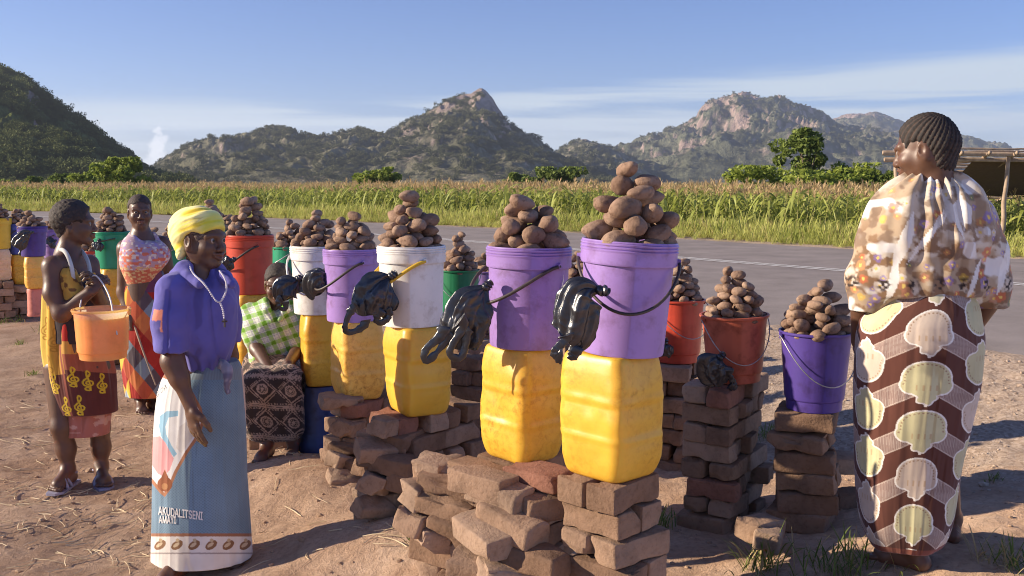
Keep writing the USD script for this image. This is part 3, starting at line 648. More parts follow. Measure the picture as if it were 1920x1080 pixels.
# ------------------------------------------------------------------ materials of the stalls
def plastic(name, c, rough=.38, dirt=.25, sub=.0):
    c = np.array(c); return stain(name, [(.32, tuple(c * .88)), (.6, tuple(c))], scale=5, rough=rough, ramp2=[(.30, tuple(1 - dirt * np.array([1.6, 1.9, 2.2]) * .8)), (.5, (1, 1, 1))], scale2=13, mix2=.8, bump=.12, bump_scale=90, bump_dist=.001, sub=sub, spec=.45)
LAVENDER = plastic('lavender_plastic', (.29, .18, .45), .36, .30); LAVENDER2 = plastic('pale_lavender_plastic', (.32, .20, .50), .33, .26)
WHITE = plastic('white_plastic', (.74, .72, .69), .4, .26); PURPLE = plastic('violet_blue_plastic', (.075, .045, .24), .4, .28)
RED = plastic('red_plastic', (.52, .065, .035), .36, .18); RED_OLD = plastic('faded_red_plastic', (.48, .11, .06), .5, .45)
GREEN = plastic('green_plastic', (.02, .27, .14), .36, .1); BLUE = plastic('blue_plastic', (.07, .11, .42), .4, .12)
DKGREEN = plastic('dark_green_plastic', (.008, .15, .06), .4, .1)
YELLOW = plastic('yellow_bucket_plastic', (.72, .46, .04), .4, .15); ORANGE = plastic('orange_bucket_plastic', (.80, .29, .09), .36, .12, .3)
PINK = plastic('faded_pink_plastic', (.60, .20, .15), .5, .25); NAVY = plastic('old_blue_plastic', (.05, .075, .20), .45, .4)
def can_mat(name, c, dirt): 
    c = np.array(c); n = {'g': ('geometry', {}), 'n1': ('noise_texture', {'scale': 4.5, 'detail': 5}), 'r1': ('rgb_ramp', {'ramp': [(.3, tuple(c * [.9, .82, .7])), (.65, tuple(c))]}),
        'n2': ('noise_texture', {'scale': 42, 'detail': 8, 'roughness': .7, 'distortion': .5}), 'r2': ('rgb_ramp', {'ramp': [(.28, (.22, .12, .07)), (.42, (.74, .62, .50)), (.54, (1, 1, 1))]}),
        'n3': ('noise_texture', {'scale': 3.1, 'detail': 3}), 'r3': ('map_range', {'from_min': .42, 'from_max': .62, 'to_min': dirt * .35, 'to_max': dirt}),
        'm': ('mix', {'mix_type': 'multiply'}), 'nb': ('noise_texture', {'scale': 40, 'detail': 4}), 'b': ('bump', {'strength': .2, 'distance': .003}),
        'p': ('principled_bsdf', {'roughness': .42, 'specular_ior_level': .45, 'subsurface_weight': .18, 'subsurface_scale': .02, 'subsurface_radius': (1.0, .55, .12)})}
    l = [('g.position', k + '.vector') for k in ('n1', 'n2', 'n3', 'nb')] + [('n1.fac', 'r1.fac'), ('n2.fac', 'r2.fac'), ('n3.fac', 'r3.value'), ('r3.result', 'm.fac'), ('r1.color', 'm.color1'), ('r2.color', 'm.color2'), ('m.color', 'p.base_color'), ('nb.fac', 'b.height'), ('b.normal', 'p.normal')]
    return mat(name, n, l)
CAN = can_mat('yellow_jerrycan_plastic', (.68, .405, .045), .62); CAN_PALE = can_mat('pale_yellow_jerrycan_plastic', (.74, .44, .09), .6); CAN_CREAM = can_mat('faded_jerrycan_plastic', (.72, .50, .30), .5)
BLACKP = stain('black_handle_plastic', [(.3, (.03, .022, .018)), (.7, (.07, .05, .04))], scale=30, rough=.5)
WIRE = stain('dull_wire', [(.3, (.28, .27, .26)), (.7, (.5, .49, .48))], scale=40, rough=.4, metallic=.7)
YHANDLE = plastic('yellow_handle_plastic', (.68, .42, .03), .4, .2)
BAG = stain('black_bag_film', [(.3, (.010, .010, .013)), (.7, (.026, .025, .030))], scale=20, rough=.27, bump=.4, bump_scale=60, bump_dist=.004, spec=.8, distortion=1.2)
POTATO = stain('potato_skin', [(.28, (.14, .084, .056)), (.5, (.25, .16, .11)), (.72, (.37, .26, .185))], scale=9, detail=8, rough=.88, bump=.7, bump_scale=85, bump_dist=.005, ramp2=[(.34, (.42, .36, .33)), (.46, (1, 1, 1)), (.62, (1.0, 1.0, 1.0)), (.70, (1.35, 1.3, 1.25))], scale2=52, mix2=.7, spec=.3)
def brick_mat(name, c): 
    c = np.array(c); return stain(name, [(.28, tuple(c * .62)), (.5, tuple(c)), (.74, tuple(c * 1.22))], scale=7, detail=9, rough=.95, bump=.8, bump_scale=75, bump_dist=.008, ramp2=[(.30, (.62, .58, .55)), (.5, (1, 1, 1))], scale2=48, mix2=.6, spec=.12, diffuse_rough=.5)
BRICKS = [brick_mat('mud_brick', (.285, .18, .118)), brick_mat('pale_mud_brick', (.335, .22, .15)), brick_mat('reddish_brick', (.29, .14, .095)), brick_mat('brown_brick', (.235, .145, .095)), brick_mat('dusty_brick', (.37, .255, .18))]

# ------------------------------------------------------------------ bricks
def brick(seed, L=.245, W=.118, H=.086, chip=.010, worn=.004):
    r = np.random.default_rng(seed); hs = np.array([L, W, H]) / 2 * (1 + r.normal(0, .03, 3)); rad = r.uniform(.007, .014)
    def ticks(h, k): return np.concatenate([[-h], np.linspace(-h + rad, h - rad, k), [h]])
    tk = [ticks(hs[0], 7), ticks(hs[1], 4), ticks(hs[2], 3)]; vs, fs, n = [], [], 0
    for ax in range(3):
        o1, o2 = (ax + 1) % 3, (ax + 2) % 3
        for sg in (-1, 1):
            A, B = np.meshgrid(tk[o1], tk[o2], indexing='ij'); v = np.zeros(A.shape + (3,)); v[..., ax] = sg * hs[ax]; v[..., o1], v[..., o2] = A, B
            f = grid_faces(*A.shape); vs.append(v.reshape(-1, 3)); fs.append((f if sg > 0 else f[:, ::-1]) + n); n += A.size
    m = trimesh.Trimesh(np.vstack(vs), np.vstack(fs)); m.merge_vertices(digits_vertex=6)
    p = np.array(m.vertices); inner = np.clip(p, -(hs - rad), hs - rad); d = p - inner; ln = np.linalg.norm(d, axis=1, keepdims=True)
    p = np.where(ln > 1e-9, inner + d / np.maximum(ln, 1e-9) * rad, p)
    edge = (np.abs(p) > hs - rad * 1.3).sum(1)
    q = p + r.uniform(0, 90, 3)
    nrm = p / (np.linalg.norm(p / hs, axis=1, keepdims=True) + 1e-9) / hs; nrm /= np.linalg.norm(nrm, axis=1, keepdims=True)
    a = worn * (fbm(q * 24, 3, 1) - .5) * 2 + .006 * (noise(q * 9, 2) - .5) - np.where(edge >= 2, chip * smoothstep(.52, .8, noise(q * 17, 4)) * edge * .7, 0)
    return p + nrm * a[:, None], np.array(m.faces)
BRICK_SHAPES = [brick(900 + k) for k in range(14)] + [brick(950 + k, L=.15 + .02 * k, chip=.016, worn=.008) for k in range(4)] + [brick(970 + k, L=.235, W=.135, H=.07, chip=.02, worn=.010) for k in range(3)]
class Pile(Thing):
    def lay(s, r, c, yaw, kind=None, tone=None, tip=(0, 0), scale=1.0):
        i = r.integers(0, 14) if kind is None else kind
        v, f = BRICK_SHAPES[i]; R = rotz(yaw) @ rotx(tip[0]) @ roty(tip[1])
        if r.random() < .5: v = v * [-1, -1, 1]
        t = r.choice(5, p=[.36, .2, .05, .23, .16]) if tone is None else tone
        s.part('brick', ((v * scale) @ R.T + c, f), BRICKS[t], 35)
    def column(s, seed, c, ztop, zbot, yaw, nx=1, tilt=.02, tones=None, drift=(0, 0), jit=.012, ny=1):
        r = np.random.default_rng(seed); z = ztop; k = seed % 2; hb = .089; j = 0
        while z > zbot - .04:
            zc = z - hb / 2; cx, cy = c[0] + drift[0] * j, c[1] + drift[1] * j; a = yaw + r.normal(0, .05) + (PI / 2 if k % 2 else 0)
            A, B = np.array([math.cos(a), math.sin(a)]), np.array([-math.sin(a), math.cos(a)])
            n1, n2 = (nx, 2 * ny) if k % 2 == 0 else (ny, 2 * nx)
            for i1 in range(n1):
                for i2 in range(n2):
                    o = A * ((i1 - (n1 - 1) / 2) * .252 + r.normal(0, jit)) + B * ((i2 - (n2 - 1) / 2) * .124 + r.normal(0, jit * .4))
                    half = r.random() < .14
                    s.lay(r, np.array([cx + o[0], cy + o[1], zc + r.normal(0, .0015)]), a + r.normal(0, .045), None if not half else 17, tones, (r.normal(0, tilt), r.normal(0, tilt)))
            z -= hb + r.uniform(-.001, .004); k += 1; j += 1

# ------------------------------------------------------------------ buckets, cans, handles
def pose(m, loc, yaw=0.0, lean=(0, 0)): return m[0] @ (roty(lean[0]) @ rotx(lean[1]) @ rotz(yaw)).T + loc, m[1]
def paint_bucket(T, loc, R, Rb, h, material, lean=(0, 0), band=None, ear_az=0.0, lug=BLACKP):
    zc = h * .805; Rc = Rb + (R - .007 - Rb) * .805
    body = lathe([(0, .004), (Rb - .012, .004), (Rb - .008, 0), (Rb - .002, .002), (Rb, .008), (Rb + (Rc - Rb) * .33, zc * .33), (Rb + (Rc - Rb) * .66, zc * .66), (Rc, zc), (Rc + .001, h * .9), (R - .012, h * .9), (R - .013, h - .04), (0, h - .045)], 72)
    T.part('bucket_body', pose(body, loc, 0, lean), material, 40)
    pr = [(Rc - .002, zc + .001), (R - .001, zc - .004), (R + .001, zc + .002), (R, h * .90)]
    for k in range(3): zz = h * (.905 + .028 * k); pr += [(R + .0025, zz + .002), (R + .0028, zz + .006), (R - .0012, zz + .0085)]
    pr += [(R, h - .004), (R - .002, h), (R - .007, h + .0005), (R - .010, h - .003), (R - .0115, h - .03)]
    T.part('rim_band', pose(lathe(pr, 72), loc, 0, lean), band or material, 40)
    for sg in (1, -1):
        e = np.array([math.cos(ear_az) * sg, math.sin(ear_az) * sg, 0]); p = e * (R + .004) + [0, 0, h * .83]
        T.part('handle_lug', pose(tube([p - e * .010, p + e * .008], [.013, .011], 10), loc, 0, lean), material, 40)
def open_bucket(T, loc, R, Rb, h, material, lean=(0, 0), ribs=8, ear_az=0.0, yaw=0.0, empty=False):
    foot = h * .14
    prof = [(0, .006), (Rb - .012, .006), (Rb - .006, 0), (Rb - .001, .001), (Rb, .004), (Rb + .003, foot - .004), (Rb + .007, foot), (Rb + .010, foot + .006)]
    for k in range(1, 7): t = k / 6; prof.append((Rb + .010 + (R - .010 - Rb - .010) * t, foot + .006 + (h - .020 - foot) * t))
    prof += [(R - .009, h - .013), (R - .001, h - .013), (R + .0015, h - .009), (R + .001, h - .002), (R - .003, h), (R - .009, h - .001)]
    prof += [(Rb + .006, .03), (0, .022)] if empty else [(R - .016, h - .045), (0, h - .05)]
    v, f = lathe(prof, 96); v = v.reshape(len(prof), 96, 3); t = np.arange(96) / 96 * 2 * PI
    g = 1 - .009 * np.exp(-(((t * ribs / (2 * PI)) % 1 - .5) / .045) ** 2); v[8:13] *= np.stack([g, g, np.ones(96)], -1)[None]
    T.part('bucket_body', pose((v.reshape(-1, 3), f), loc, yaw, lean), material, 40)
    for sg in (1, -1):
        e = np.array([math.cos(ear_az) * sg, math.sin(ear_az) * sg, 0]); p = e * (R + .001) + [0, 0, h - .008]
        T.part('handle_lug', pose(tube([p - [0, 0, .026], p + [0, 0, .004]], [.008, .011], 8), loc, 0, lean), material, 40)
def handle(T, loc, R, z, ear_az, out_az, reach, drop, r, material, lean=(0, 0), name='handle', sag=0.0):
    ax = np.array([math.cos(ear_az), math.sin(ear_az), 0]); out = np.array([math.cos(out_az), math.sin(out_az), 0]); t = np.linspace(0, PI, 30)
    p = ax * ((R + .008) * np.cos(t))[:, None] + out * (reach * np.sin(t) ** .85)[:, None] + np.array([0, 0, 1.0]) * (z - drop * np.sin(t) ** 1.25)[:, None]
    m = tube(p, r, 8); T.part(name, pose(m, loc, 0, lean), material, True); return pose((p, None), loc, 0, lean)[0]
def jerrycan(T, loc, w, d, h, yaw, material, seed=0, name='can_body', squash=0.0, top=.90):
    r = np.random.default_rng(seed); nt, nz = 112, 46; cr = .050; t = np.linspace(0, 1, nt, endpoint=False)
    sq = Polygon([(-w / 2 + cr, -d / 2 + cr), (w / 2 - cr, -d / 2 + cr), (w / 2 - cr, d / 2 - cr), (-w / 2 + cr, d / 2 - cr)]).buffer(cr, quad_segs=16).exterior
    xy = np.array([sq.interpolate(k, normalized=True).coords[0] for k in t])
    zz = np.concatenate([[0, 0, .004, .012, .026], np.linspace(.045, h - .05, nz - 10), [h - .026, h - .012, h - .004, h, h]])
    sc = np.interp(zz / h, [0, .012, .035, .08, .16, .5, .78, .90, .955, .985, 1], [.74, .80, .855, .90, .955, 1.02, .99, .94, .90, top - .03, top - .09])
    sc[0] = 0; sc[-1] = 0
    groove = -.013 * np.exp(-((zz - h * .30) / .007) ** 2) - .012 * np.exp(-((zz - h * .70) / .007) ** 2)
    v = np.zeros((len(zz), nt, 3)); v[..., :2] = xy[None] * (sc + groove * (sc > 0))[:, None, None]; v[..., 2] = zz[:, None]
    flat = np.clip(1 - (np.abs(np.abs(xy) - np.array([w, d]) / 2).min(1) / .02), 0, 1)
    q = v + r.uniform(0, 50, 3); dent = .016 * (fbm(q * 5, 3, seed) - .5) * 2 * (sc > 0)[:, None]
    panel = .007 * (smoothstep(h * .36, h * .38, zz) * (1 - smoothstep(h * .62, h * .64, zz)))[:, None] * flat[None]
    n2 = xy / np.linalg.norm(xy, axis=1, keepdims=True); v[..., :2] += n2[None] * (dent - panel)[..., None]
    T.part(name, pose((v.reshape(-1, 3), grid_faces(len(zz), nt, True)), loc, yaw), material, 50)

# ------------------------------------------------------------------ potatoes: dropped one after the other onto the pile
stage.CreateClassPrim('/World/_kinds')
POT = []
for k in range(9):
    r = np.random.default_rng(40 + k); m = trimesh.creation.icosphere(3); v = np.array(m.vertices)
    sh = np.array([1, r.uniform(.55, .74), r.uniform(.50, .64)]); q = v + 10 * k
    v = v * (1 + .17 * (noise(q * 1.1, k)[:, None] - .5) + .10 * (noise(q * 2.3, k + 3)[:, None] - .5)) * sh
    for _ in range(6):
        e = r.normal(size=3); e /= np.linalg.norm(e); v *= (1 - .045 * np.exp(-((np.array(m.vertices) - e) ** 2).sum(1) / .012))[:, None]
    bend = r.normal(0, .12); v[:, 2] += bend * v[:, 0] ** 2
    POT.append((v, np.array(m.faces), sh)); x = UsdGeom.Xform.Define(stage, f'/World/_kinds/potato_{k}'); put(f'/World/_kinds/potato_{k}/skin', (v, m.faces), POTATO, True)
FAR_POTS = []; N_POT = [0]
def potatoes(c, R, H, size, seed, label, top_label=None, group=None, far=False, lean=(0, 0), power=.80):
    """c: centre of the floor that the pile stands on, R the radius inside the rim, H the height above the rim"""
    r = np.random.default_rng(seed); n = 88; cell = 2 * (R + .06) / n; ax = (np.arange(n) + .5) * cell - R - .06
    Xg, Yg = np.meshgrid(ax, ax, indexing='ij'); Hm = np.zeros((n, n)); Hm[np.hypot(Xg, Yg) > R] = -.02
    lx, ly = lean; out = []; power = .74 if seed in (101, 102) else power
    for step in range(90):
        best = None; left = H - (Hm.max())
        for _ in range(80):
            k = r.integers(0, len(POT)); a = size * r.uniform(.78, 1.24); b, cc = a * POT[k][2][1], a * POT[k][2][2]
            yaw = r.uniform(0, PI); rr = (R + .0) * math.sqrt(r.random()); th = r.uniform(0, 2 * PI); x, y = rr * math.cos(th), rr * math.sin(th)
            u, w = (Xg - x) * math.cos(yaw) + (Yg - y) * math.sin(yaw), -(Xg - x) * math.sin(yaw) + (Yg - y) * math.cos(yaw)
            e = 1 - (u / a) ** 2 - (w / b) ** 2; ins = e > 0
            if not ins.any(): continue
            zc = cc * np.sqrt(e[ins]); z = (Hm[ins] + zc).max() - .10 * cc
            zb = max(z - cc, 0); cx, cy = lx * zb, ly * zb
            lim = R * max(0, 1 - (zb / H)) ** power
            dist = math.hypot(x - cx, y - cy) + min(a, b) * .55
            if dist > lim + (.002 if zb < .02 else .016) or z + cc > H + size * .3: continue
            sc = z - .18 * (math.hypot(x - cx, y - cy)) * (1 if zb < H * .5 else -1)
            if best is None or sc < best[0]: best = (sc, x, y, z, a, yaw, k, ins, zc, cc)
        if best is None:
            if Hm.max() > H - size * .7: break
            continue
        _, x, y, z, a, yaw, k, ins, zc, cc = best
        Hm[ins] = np.maximum(Hm[ins], z + zc * .92); out.append((x, y, z, a, yaw, k))
    out.sort(key=lambda q: q[2]); kk = 0
    for i, (x, y, z, a, yaw, k) in enumerate(out):
        tip = r.normal(0, .16, 2); M = rotz(yaw) @ rotx(tip[0] * 2) @ roty(tip[1]); p = np.array(c) + [x, y, z]
        if far:
            FAR_POTS.append((POT[k][0][::1] * a @ M.T + p, POT[k][1])); continue
        path = numbered('/World', 'potato'); xf = UsdGeom.Xform.Define(stage, path); N_POT[0] += 1
        m4 = np.eye(4); m4[:3, :3] = (M * a).T; m4[3, :3] = p
        xf.AddTransformOp().Set(Gf.Matrix4d(*m4.ravel().tolist()))
        pr = xf.GetPrim(); pr.GetReferences().AddInternalReference(f'/World/_kinds/potato_{k}'); pr.SetInstanceable(True)
        last = i == len(out) - 1; lev = z / max(H, .01); az = math.degrees(math.atan2(x, -y))
        tier = 'bottom' if lev < .16 else 'low' if lev < .33 else 'middle' if lev < .55 else 'upper' if lev < .78 else 'topmost'
        side = ['front', 'front right', 'right', 'back right', 'back', 'back left', 'left', 'front left'][int(round(az / 45)) % 8]
        set_data(pr, top_label if (last and top_label) else label.replace('potato ', f'potato, {tier} tier, {side}, '), 'potato', group)
    return len(out)
# ------------------------------------------------------------------ the stalls, front row then back row
def z_at(py, d): return float(at(960, py, d)[2])
def x_at(px, d): return float(at(px, 540, d)[0])
def stall_bucket(kind, px, d, rim, base, wpx, material, label, lean=(0, 0), ear=0.0, out=None, hmat=BLACKP, reach=None, drop=.13, hr=.0055, taper=.86, group=None, pot=None, band=None, has_handle=True, hs=(0, 0)):
    x = x_at(px, d); zr, zb = z_at(rim, d), z_at(base, d); h = zr - zb; R = wpx / F * d / 2
    loc = np.array([x - math.tan(lean[0]) * h, d, zb]); T = Thing('bucket', label, 'bucket', loc, group)
    if kind == 'paint': paint_bucket(T, loc, R, R * taper, h, material, lean, band, ear)
    else: open_bucket(T, loc, R, R * taper, h, material, lean, ear_az=ear)
    arc = None
    if has_handle:
        zz = h * .83 if kind == 'paint' else h - .02
        arc = handle(T, loc, R, zz, ear, out if out is not None else ear - PI / 2, reach or R * 1.2, drop, hr, hmat, lean)
    if pot:
        H, size, seed, lab, top, grp, far = pot
        top_c = loc + (roty(lean[0]) @ rotx(lean[1])) @ np.array([0, 0, h - .035])
        k = potatoes(top_c, R - .022, H + .035, size, seed, lab, top, grp, far, lean=(math.tan(lean[0]), 0))
    return T, loc, R, h, arc
def stall_can(px, d, top, bot, w, dd, yaw, material, label, seed, group=None, topk=.9):
    x = x_at(px, d); zb, zt = z_at(bot, d), z_at(top, d); T = Thing('jerrycan', label, 'jerrycan', (x, d, zb), group)
    jerrycan(T, np.array([x, d, zb]), w, dd, zt - zb + .004, yaw, material, seed, top=topk)
    if True:  # moulded maker's panel and filler seam
        pass
    return T
DEG = PI / 180
R_ = np.random.default_rng(3)
# front row, from the right ------------------------------------------------------------
# 1 rightmost lavender bucket
A1 = stall_bucket('paint', 1180, 3.21, 450, 660, 181, LAVENDER2, 'tilted lavender bucket, rightmost of the lavender ones, handle hanging across its front', (3.4 * DEG, 0), ear=-4 * DEG, out=-94 * DEG, drop=.155, reach=.19, hr=.0052,
                  pot=(.25, .058, 101, 'big potato on the rightmost lavender bucket', 'topmost large potato on the rightmost lavender bucket', 'potatoes on the rightmost lavender bucket', False))
stall_can(1149, 3.21, 660, 886, .285, .245, -47 * DEG, CAN, 'dented yellow jerrycan under the tilted rightmost lavender bucket', 1)
P1 = Pile('brick_stack', 'stack of mud bricks in pairs under the front right yellow jerrycan', 'brick stack', (x_at(1152, 3.21), 3.21, .1))
P1.column(5, (x_at(1152, 3.21), 3.21), z_at(886, 3.21), .1, -42 * DEG, drift=(.003, 0), jit=.016)
# 2 second lavender bucket
A2 = stall_bucket('paint', 992, 3.62, 461, 647, 160, LAVENDER, 'lavender bucket with scuffed mark, second from the right in the front row', (1.0 * DEG, 0), ear=-48 * DEG, out=-150 * DEG, drop=.14, reach=.205, taper=.89, hr=.0065,
                  pot=(.19, .058, 102, 'big potato on the scuffed lavender bucket', 'topmost potato on the scuffed lavender bucket', 'potatoes on the scuffed lavender bucket', False))
stall_can(981, 3.62, 648, 855, .275, .235, -50 * DEG, CAN, 'yellow jerrycan with dark scuffs standing on the messy brick pile', 2)
P2 = Pile('brick_stack', 'messy pile of broken mud bricks spilling leftwards under the scuffed yellow jerrycan', 'brick stack', (x_at(985, 3.62), 3.62, .2))
c2x = x_at(975, 3.65)
P2.column(8, (c2x, 3.66), z_at(855, 3.62), .1, -36 * DEG, nx=1, jit=.016, ny=2, tilt=.03)
P2.column(11, (x_at(845, 3.72), 3.70), z_at(868, 3.72), .12, -30 * DEG, jit=.02, tilt=.05)
rr = np.random.default_rng(14)
for (px, py, d, yaw, kd, tn, tp) in [(905, 905, 3.42, -38, 2, 1, (0, .03)), (1010, 892, 3.42, -40, 20, 2, (.05, 0)), (935, 925, 3.38, -42, 3, 4, (.02, .05)), (1030, 945, 3.36, 30, 5, 0, (.04, .05)), (960, 980, 3.30, -46, 6, 1, (.03, .14)), (905, 1005, 3.30, -58, 7, 4, (.10, .12)), (1000, 1045, 3.22, -40, 8, 3, (.05, .05)),
                                  (815, 880, 3.60, -25, 14, 4, (.1, .1)), (848, 905, 3.55, -20, 19, 0, (.05, .12)), (800, 925, 3.62, 40, 16, 4, (.2, .1)), (845, 945, 3.52, -30, 18, 0, (.1, .1)), (790, 975, 3.60, 60, 17, 1, (.3, .2)), (850, 990, 3.48, -35, 15, 3, (.2, .2)), (815, 1005, 3.55, 20, 14, 4, (.3, .3)), (905, 1062, 3.30, -20, 20, 1, (.2, .1)), (960, 1075, 3.25, 15, 19, 4, (.1, .2))]:
    P2.lay(rr, at(px, py, d), yaw * DEG, kd, tn, tp)
_n = np.array([.80, -.60, 0]); _s = np.array([.60, .80, 0]); _sc = A2[1] + [.006, 0, 0]
A2[0].part('scuff_mark', cat([tube(spline([_sc + _n * (A2[2] * (.885 + .105 * zz / A2[3]) + .0012) + _s * o + [0, 0, zz] for zz, o in q], 12), np.interp(np.linspace(0, 1, 12), [0, .4, 1], [.0008, .0032, .0008]), 6, True, (_n, .35)) for q in ([(.215, .004), (.232, -.003), (.250, .003), (.268, 0)], [(.205, -.004), (.222, -.006), (.236, -.002)])]), WHITE, True)
# 3 white bucket
A3 = stall_bucket('paint', 772, 4.55, 460, 608, 128, WHITE, 'white bucket with a yellow handle, third from the right in the front row', (0, 0), ear=-62 * DEG, out=-155 * DEG, hmat=YHANDLE, drop=.15, reach=.21, hr=.008, taper=.90,
                  pot=(.25, .046, 103, 'potato on the white bucket with yellow handle', 'topmost potato on the white bucket with yellow handle', 'potatoes on the white bucket with yellow handle', False))
stall_can(782, 4.55, 609, 770, .305, .25, -62 * DEG, CAN, 'shaded yellow jerrycan under the white bucket with the yellow handle', 3)
P3 = Pile('brick_stack', 'shaded brick stack under the white bucket with the yellow handle', 'brick stack', (x_at(795, 4.55), 4.55, .2))
P3.column(22, (x_at(800, 4.6), 4.62), z_at(770, 4.55), .15, -40 * DEG, ny=2, jit=.016)
P3.column(25, (x_at(735, 4.5), 4.48), z_at(800, 4.5), .15, -30 * DEG, jit=.03, tilt=.06)
for (px, py, d, yaw, kd, tn, tp) in [(722, 800, 4.38, 60, 14, 4, (.15, .2)), (712, 845, 4.36, 20, 17, 1, (.3, .1)), (742, 870, 4.30, -35, 4, 3, (.05, .05)), (705, 905, 4.34, 80, 16, 4, (.3, .2)), (775, 905, 4.25, -30, 5, 3, (.05, .1)), (700, 955, 4.32, 30, 15, 1, (.4, .2))]:
    P3.lay(rr, at(px, py, d), yaw * DEG, kd, tn, tp)
# 4 lavender bucket further left
A4 = stall_bucket('paint', 660, 5.46, 466, 600, 106, LAVENDER2, 'lavender bucket between the two white buckets, black handle slanting down', (0, 0), ear=-58 * DEG, out=-150 * DEG, drop=.15, reach=.20, taper=.9, hr=.007,
                  pot=(.205, .048, 104, 'potato on the lavender bucket between white ones', 'topmost potato on the lavender bucket between the white ones', 'potatoes on the lavender bucket between the white ones', False))
stall_can(668, 5.46, 600, 743, .30, .25, -64 * DEG, CAN_PALE, 'sunlit orange yellow jerrycan under the lavender bucket between the white ones', 4)
P4 = Pile('brick_stack', 'crooked brick stack with a jutting rounded brick under the sunlit orange jerrycan', 'brick stack', (x_at(665, 5.46), 5.46, .1))
P4.column(31, (x_at(684, 5.5), 5.5), z_at(743, 5.46), .05, -25 * DEG, jit=.03, ny=2, tilt=.03)
for (px, py, d, yaw, kd, tn, tp) in [(640, 752, 5.3, 20, 19, 1, (.1, .1)), (652, 800, 5.28, 70, 16, 1, (.3, .1)), (660, 840, 5.25, -20, 20, 3, (.1, .05)), (642, 866, 5.2, 50, 15, 4, (.2, .3)), (655, 870, 5.2, -30, 3, 3, (.05, .1)), (690, 880, 5.1, 60, 14, 1, (.3, .2)), (650, 903, 5.1, 20, 17, 4, (.4, .2))]:
    P4.lay(rr, at(px, py, d), yaw * DEG, kd, tn, tp)
# 5 second white bucket
A5 = stall_bucket('paint', 596, 5.95, 460, 586, 100, WHITE, 'white bucket half hidden behind the lavender one, beside the seated person', (0, 0), ear=200 * DEG, out=-95 * DEG, hmat=WHITE, drop=.21, reach=.19, hr=.006, taper=.9,
                  pot=(.24, .048, 105, 'potato on the white bucket beside the seated person', 'topmost upright potato on the white bucket beside the seated person', 'potatoes on the white bucket beside the seated person', False))
stall_can(600, 5.95, 587, 718, .29, .24, -72 * DEG, CAN, 'deep yellow jerrycan standing on an upturned blue bucket', 5)
T = Thing('bucket', 'upturned old blue bucket with brown stain under a yellow jerrycan', 'bucket', (x_at(592, 5.95), 5.95, z_at(838, 5.95)))
h5 = z_at(719, 5.95) - z_at(838, 5.95)
T.part('bucket_body', pose(lathe([(0, h5), (.118, h5), (.123, h5 - .004), (.135, h5 * .30), (.139, h5 * .28), (.141, h5 * .22), (.139, h5 * .2), (.141, h5 * .14), (.144, h5 * .12), (.147, .012), (.146, .0), (.13, 0)], 64), T.loc), NAVY, 40)
P5 = Pile('brick_stack', 'two low courses of bricks under the upturned blue bucket', 'brick stack', (x_at(585, 5.9), 5.9, 0))
P5.column(40, (x_at(588, 5.92), 5.92), z_at(838, 5.95), -.05, 8 * DEG, ny=2, jit=.015)
# 6 red paint bucket behind the woman in blue
A6 = stall_bucket('paint', 470, 6.75, 440, 549, 90, RED, 'tall red bucket beside the head of the woman in the yellow headscarf', (0, 0), ear=-55 * DEG, out=-150 * DEG, drop=.15, reach=.20, taper=.88, hr=.007,
                  pot=(.27, .048, 106, 'potato on the tall red bucket', 'topmost flat potato on the tall red bucket', 'potatoes on the tall red bucket', True))
stall_can(470, 6.75, 550, 690, .30, .25, -60 * DEG, CAN, 'yellow jerrycan under the tall red bucket behind the seated person', 6)
P6 = Pile('brick_stack', 'brick stack under the red bucket, mostly hidden by the seated person', 'brick stack', (x_at(475, 6.8), 6.8, 0))
P6.column(43, (x_at(475, 6.8), 6.8), z_at(690, 6.75), 0, 10 * DEG, ny=2)

# back row ------------------------------------------------------------------------------
A7 = stall_bucket('open', 1533, 4.55, 619, 765, 138, PURPLE, 'dark violet blue bucket with thin wire handle beside the flowered blouse', (0, 0), ear=8 * DEG, out=-80 * DEG, hmat=WIRE, drop=.215, reach=.175, hr=.0026, taper=.74,
                  pot=(.25, .050, 107, 'round potato on the violet blue bucket', 'topmost sunlit potato on the violet blue bucket', 'potatoes on the violet blue bucket', False))
P7 = Pile('brick_stack', 'narrow stack of single wide bricks under the violet blue bucket', 'brick stack', (x_at(1522, 4.55), 4.55, .05))
rr7 = np.random.default_rng(50)
for k in range(8):
    z = z_at(765, 4.55) - .094 * (k + .5); yaw = [-22, -30, -18, -25, -12, -28, -20, -24][k] * DEG; ox = [0, -.02, .0, .02, .01, -.01, 0, .01][k]
    c = np.array([x_at(1520, 4.55) + ox, 4.55, z])
    for sd in (-1, 1):
        o = np.array([-math.sin(yaw), math.cos(yaw), 0]) * .066 * sd
        P7.lay(rr7, c + o, yaw + rr7.normal(0, .03), [3, 19, 8, 9, 10, 11, 12, 4][k], [3, 0, 3, 0, 3, 0, 3, 3][k], (0, rr7.normal(0, .015)), 1.10)
for (px, py, d, yaw, kd, tn) in [(1590, 868, 4.75, 10, 5, 4), (1600, 935, 4.75, 15, 6, 3), (1440, 1010, 4.05, 70, 15, 4), (1425, 990, 4.15, 40, 17, 1)]:
    P7.lay(rr7, at(px, py, d), yaw * DEG, kd, tn, (.1, .1))
A8 = stall_bucket('open', 1378, 4.72, 588, 712, 129, RED_OLD, 'faded red bucket with wire handle and a black bag hanging at its foot', (-1.5 * DEG, 0), ear=15 * DEG, out=-85 * DEG, hmat=WIRE, drop=.20, reach=.175, hr=.0024, taper=.74,
                  pot=(.235, .046, 108, 'potato on the faded red bucket', 'topmost potato on the faded red bucket', 'potatoes on the faded red bucket', False))
P8 = Pile('brick_stack', 'tall shaded brick stack under the faded red bucket', 'brick stack', (x_at(1370, 4.75), 4.75, .1))
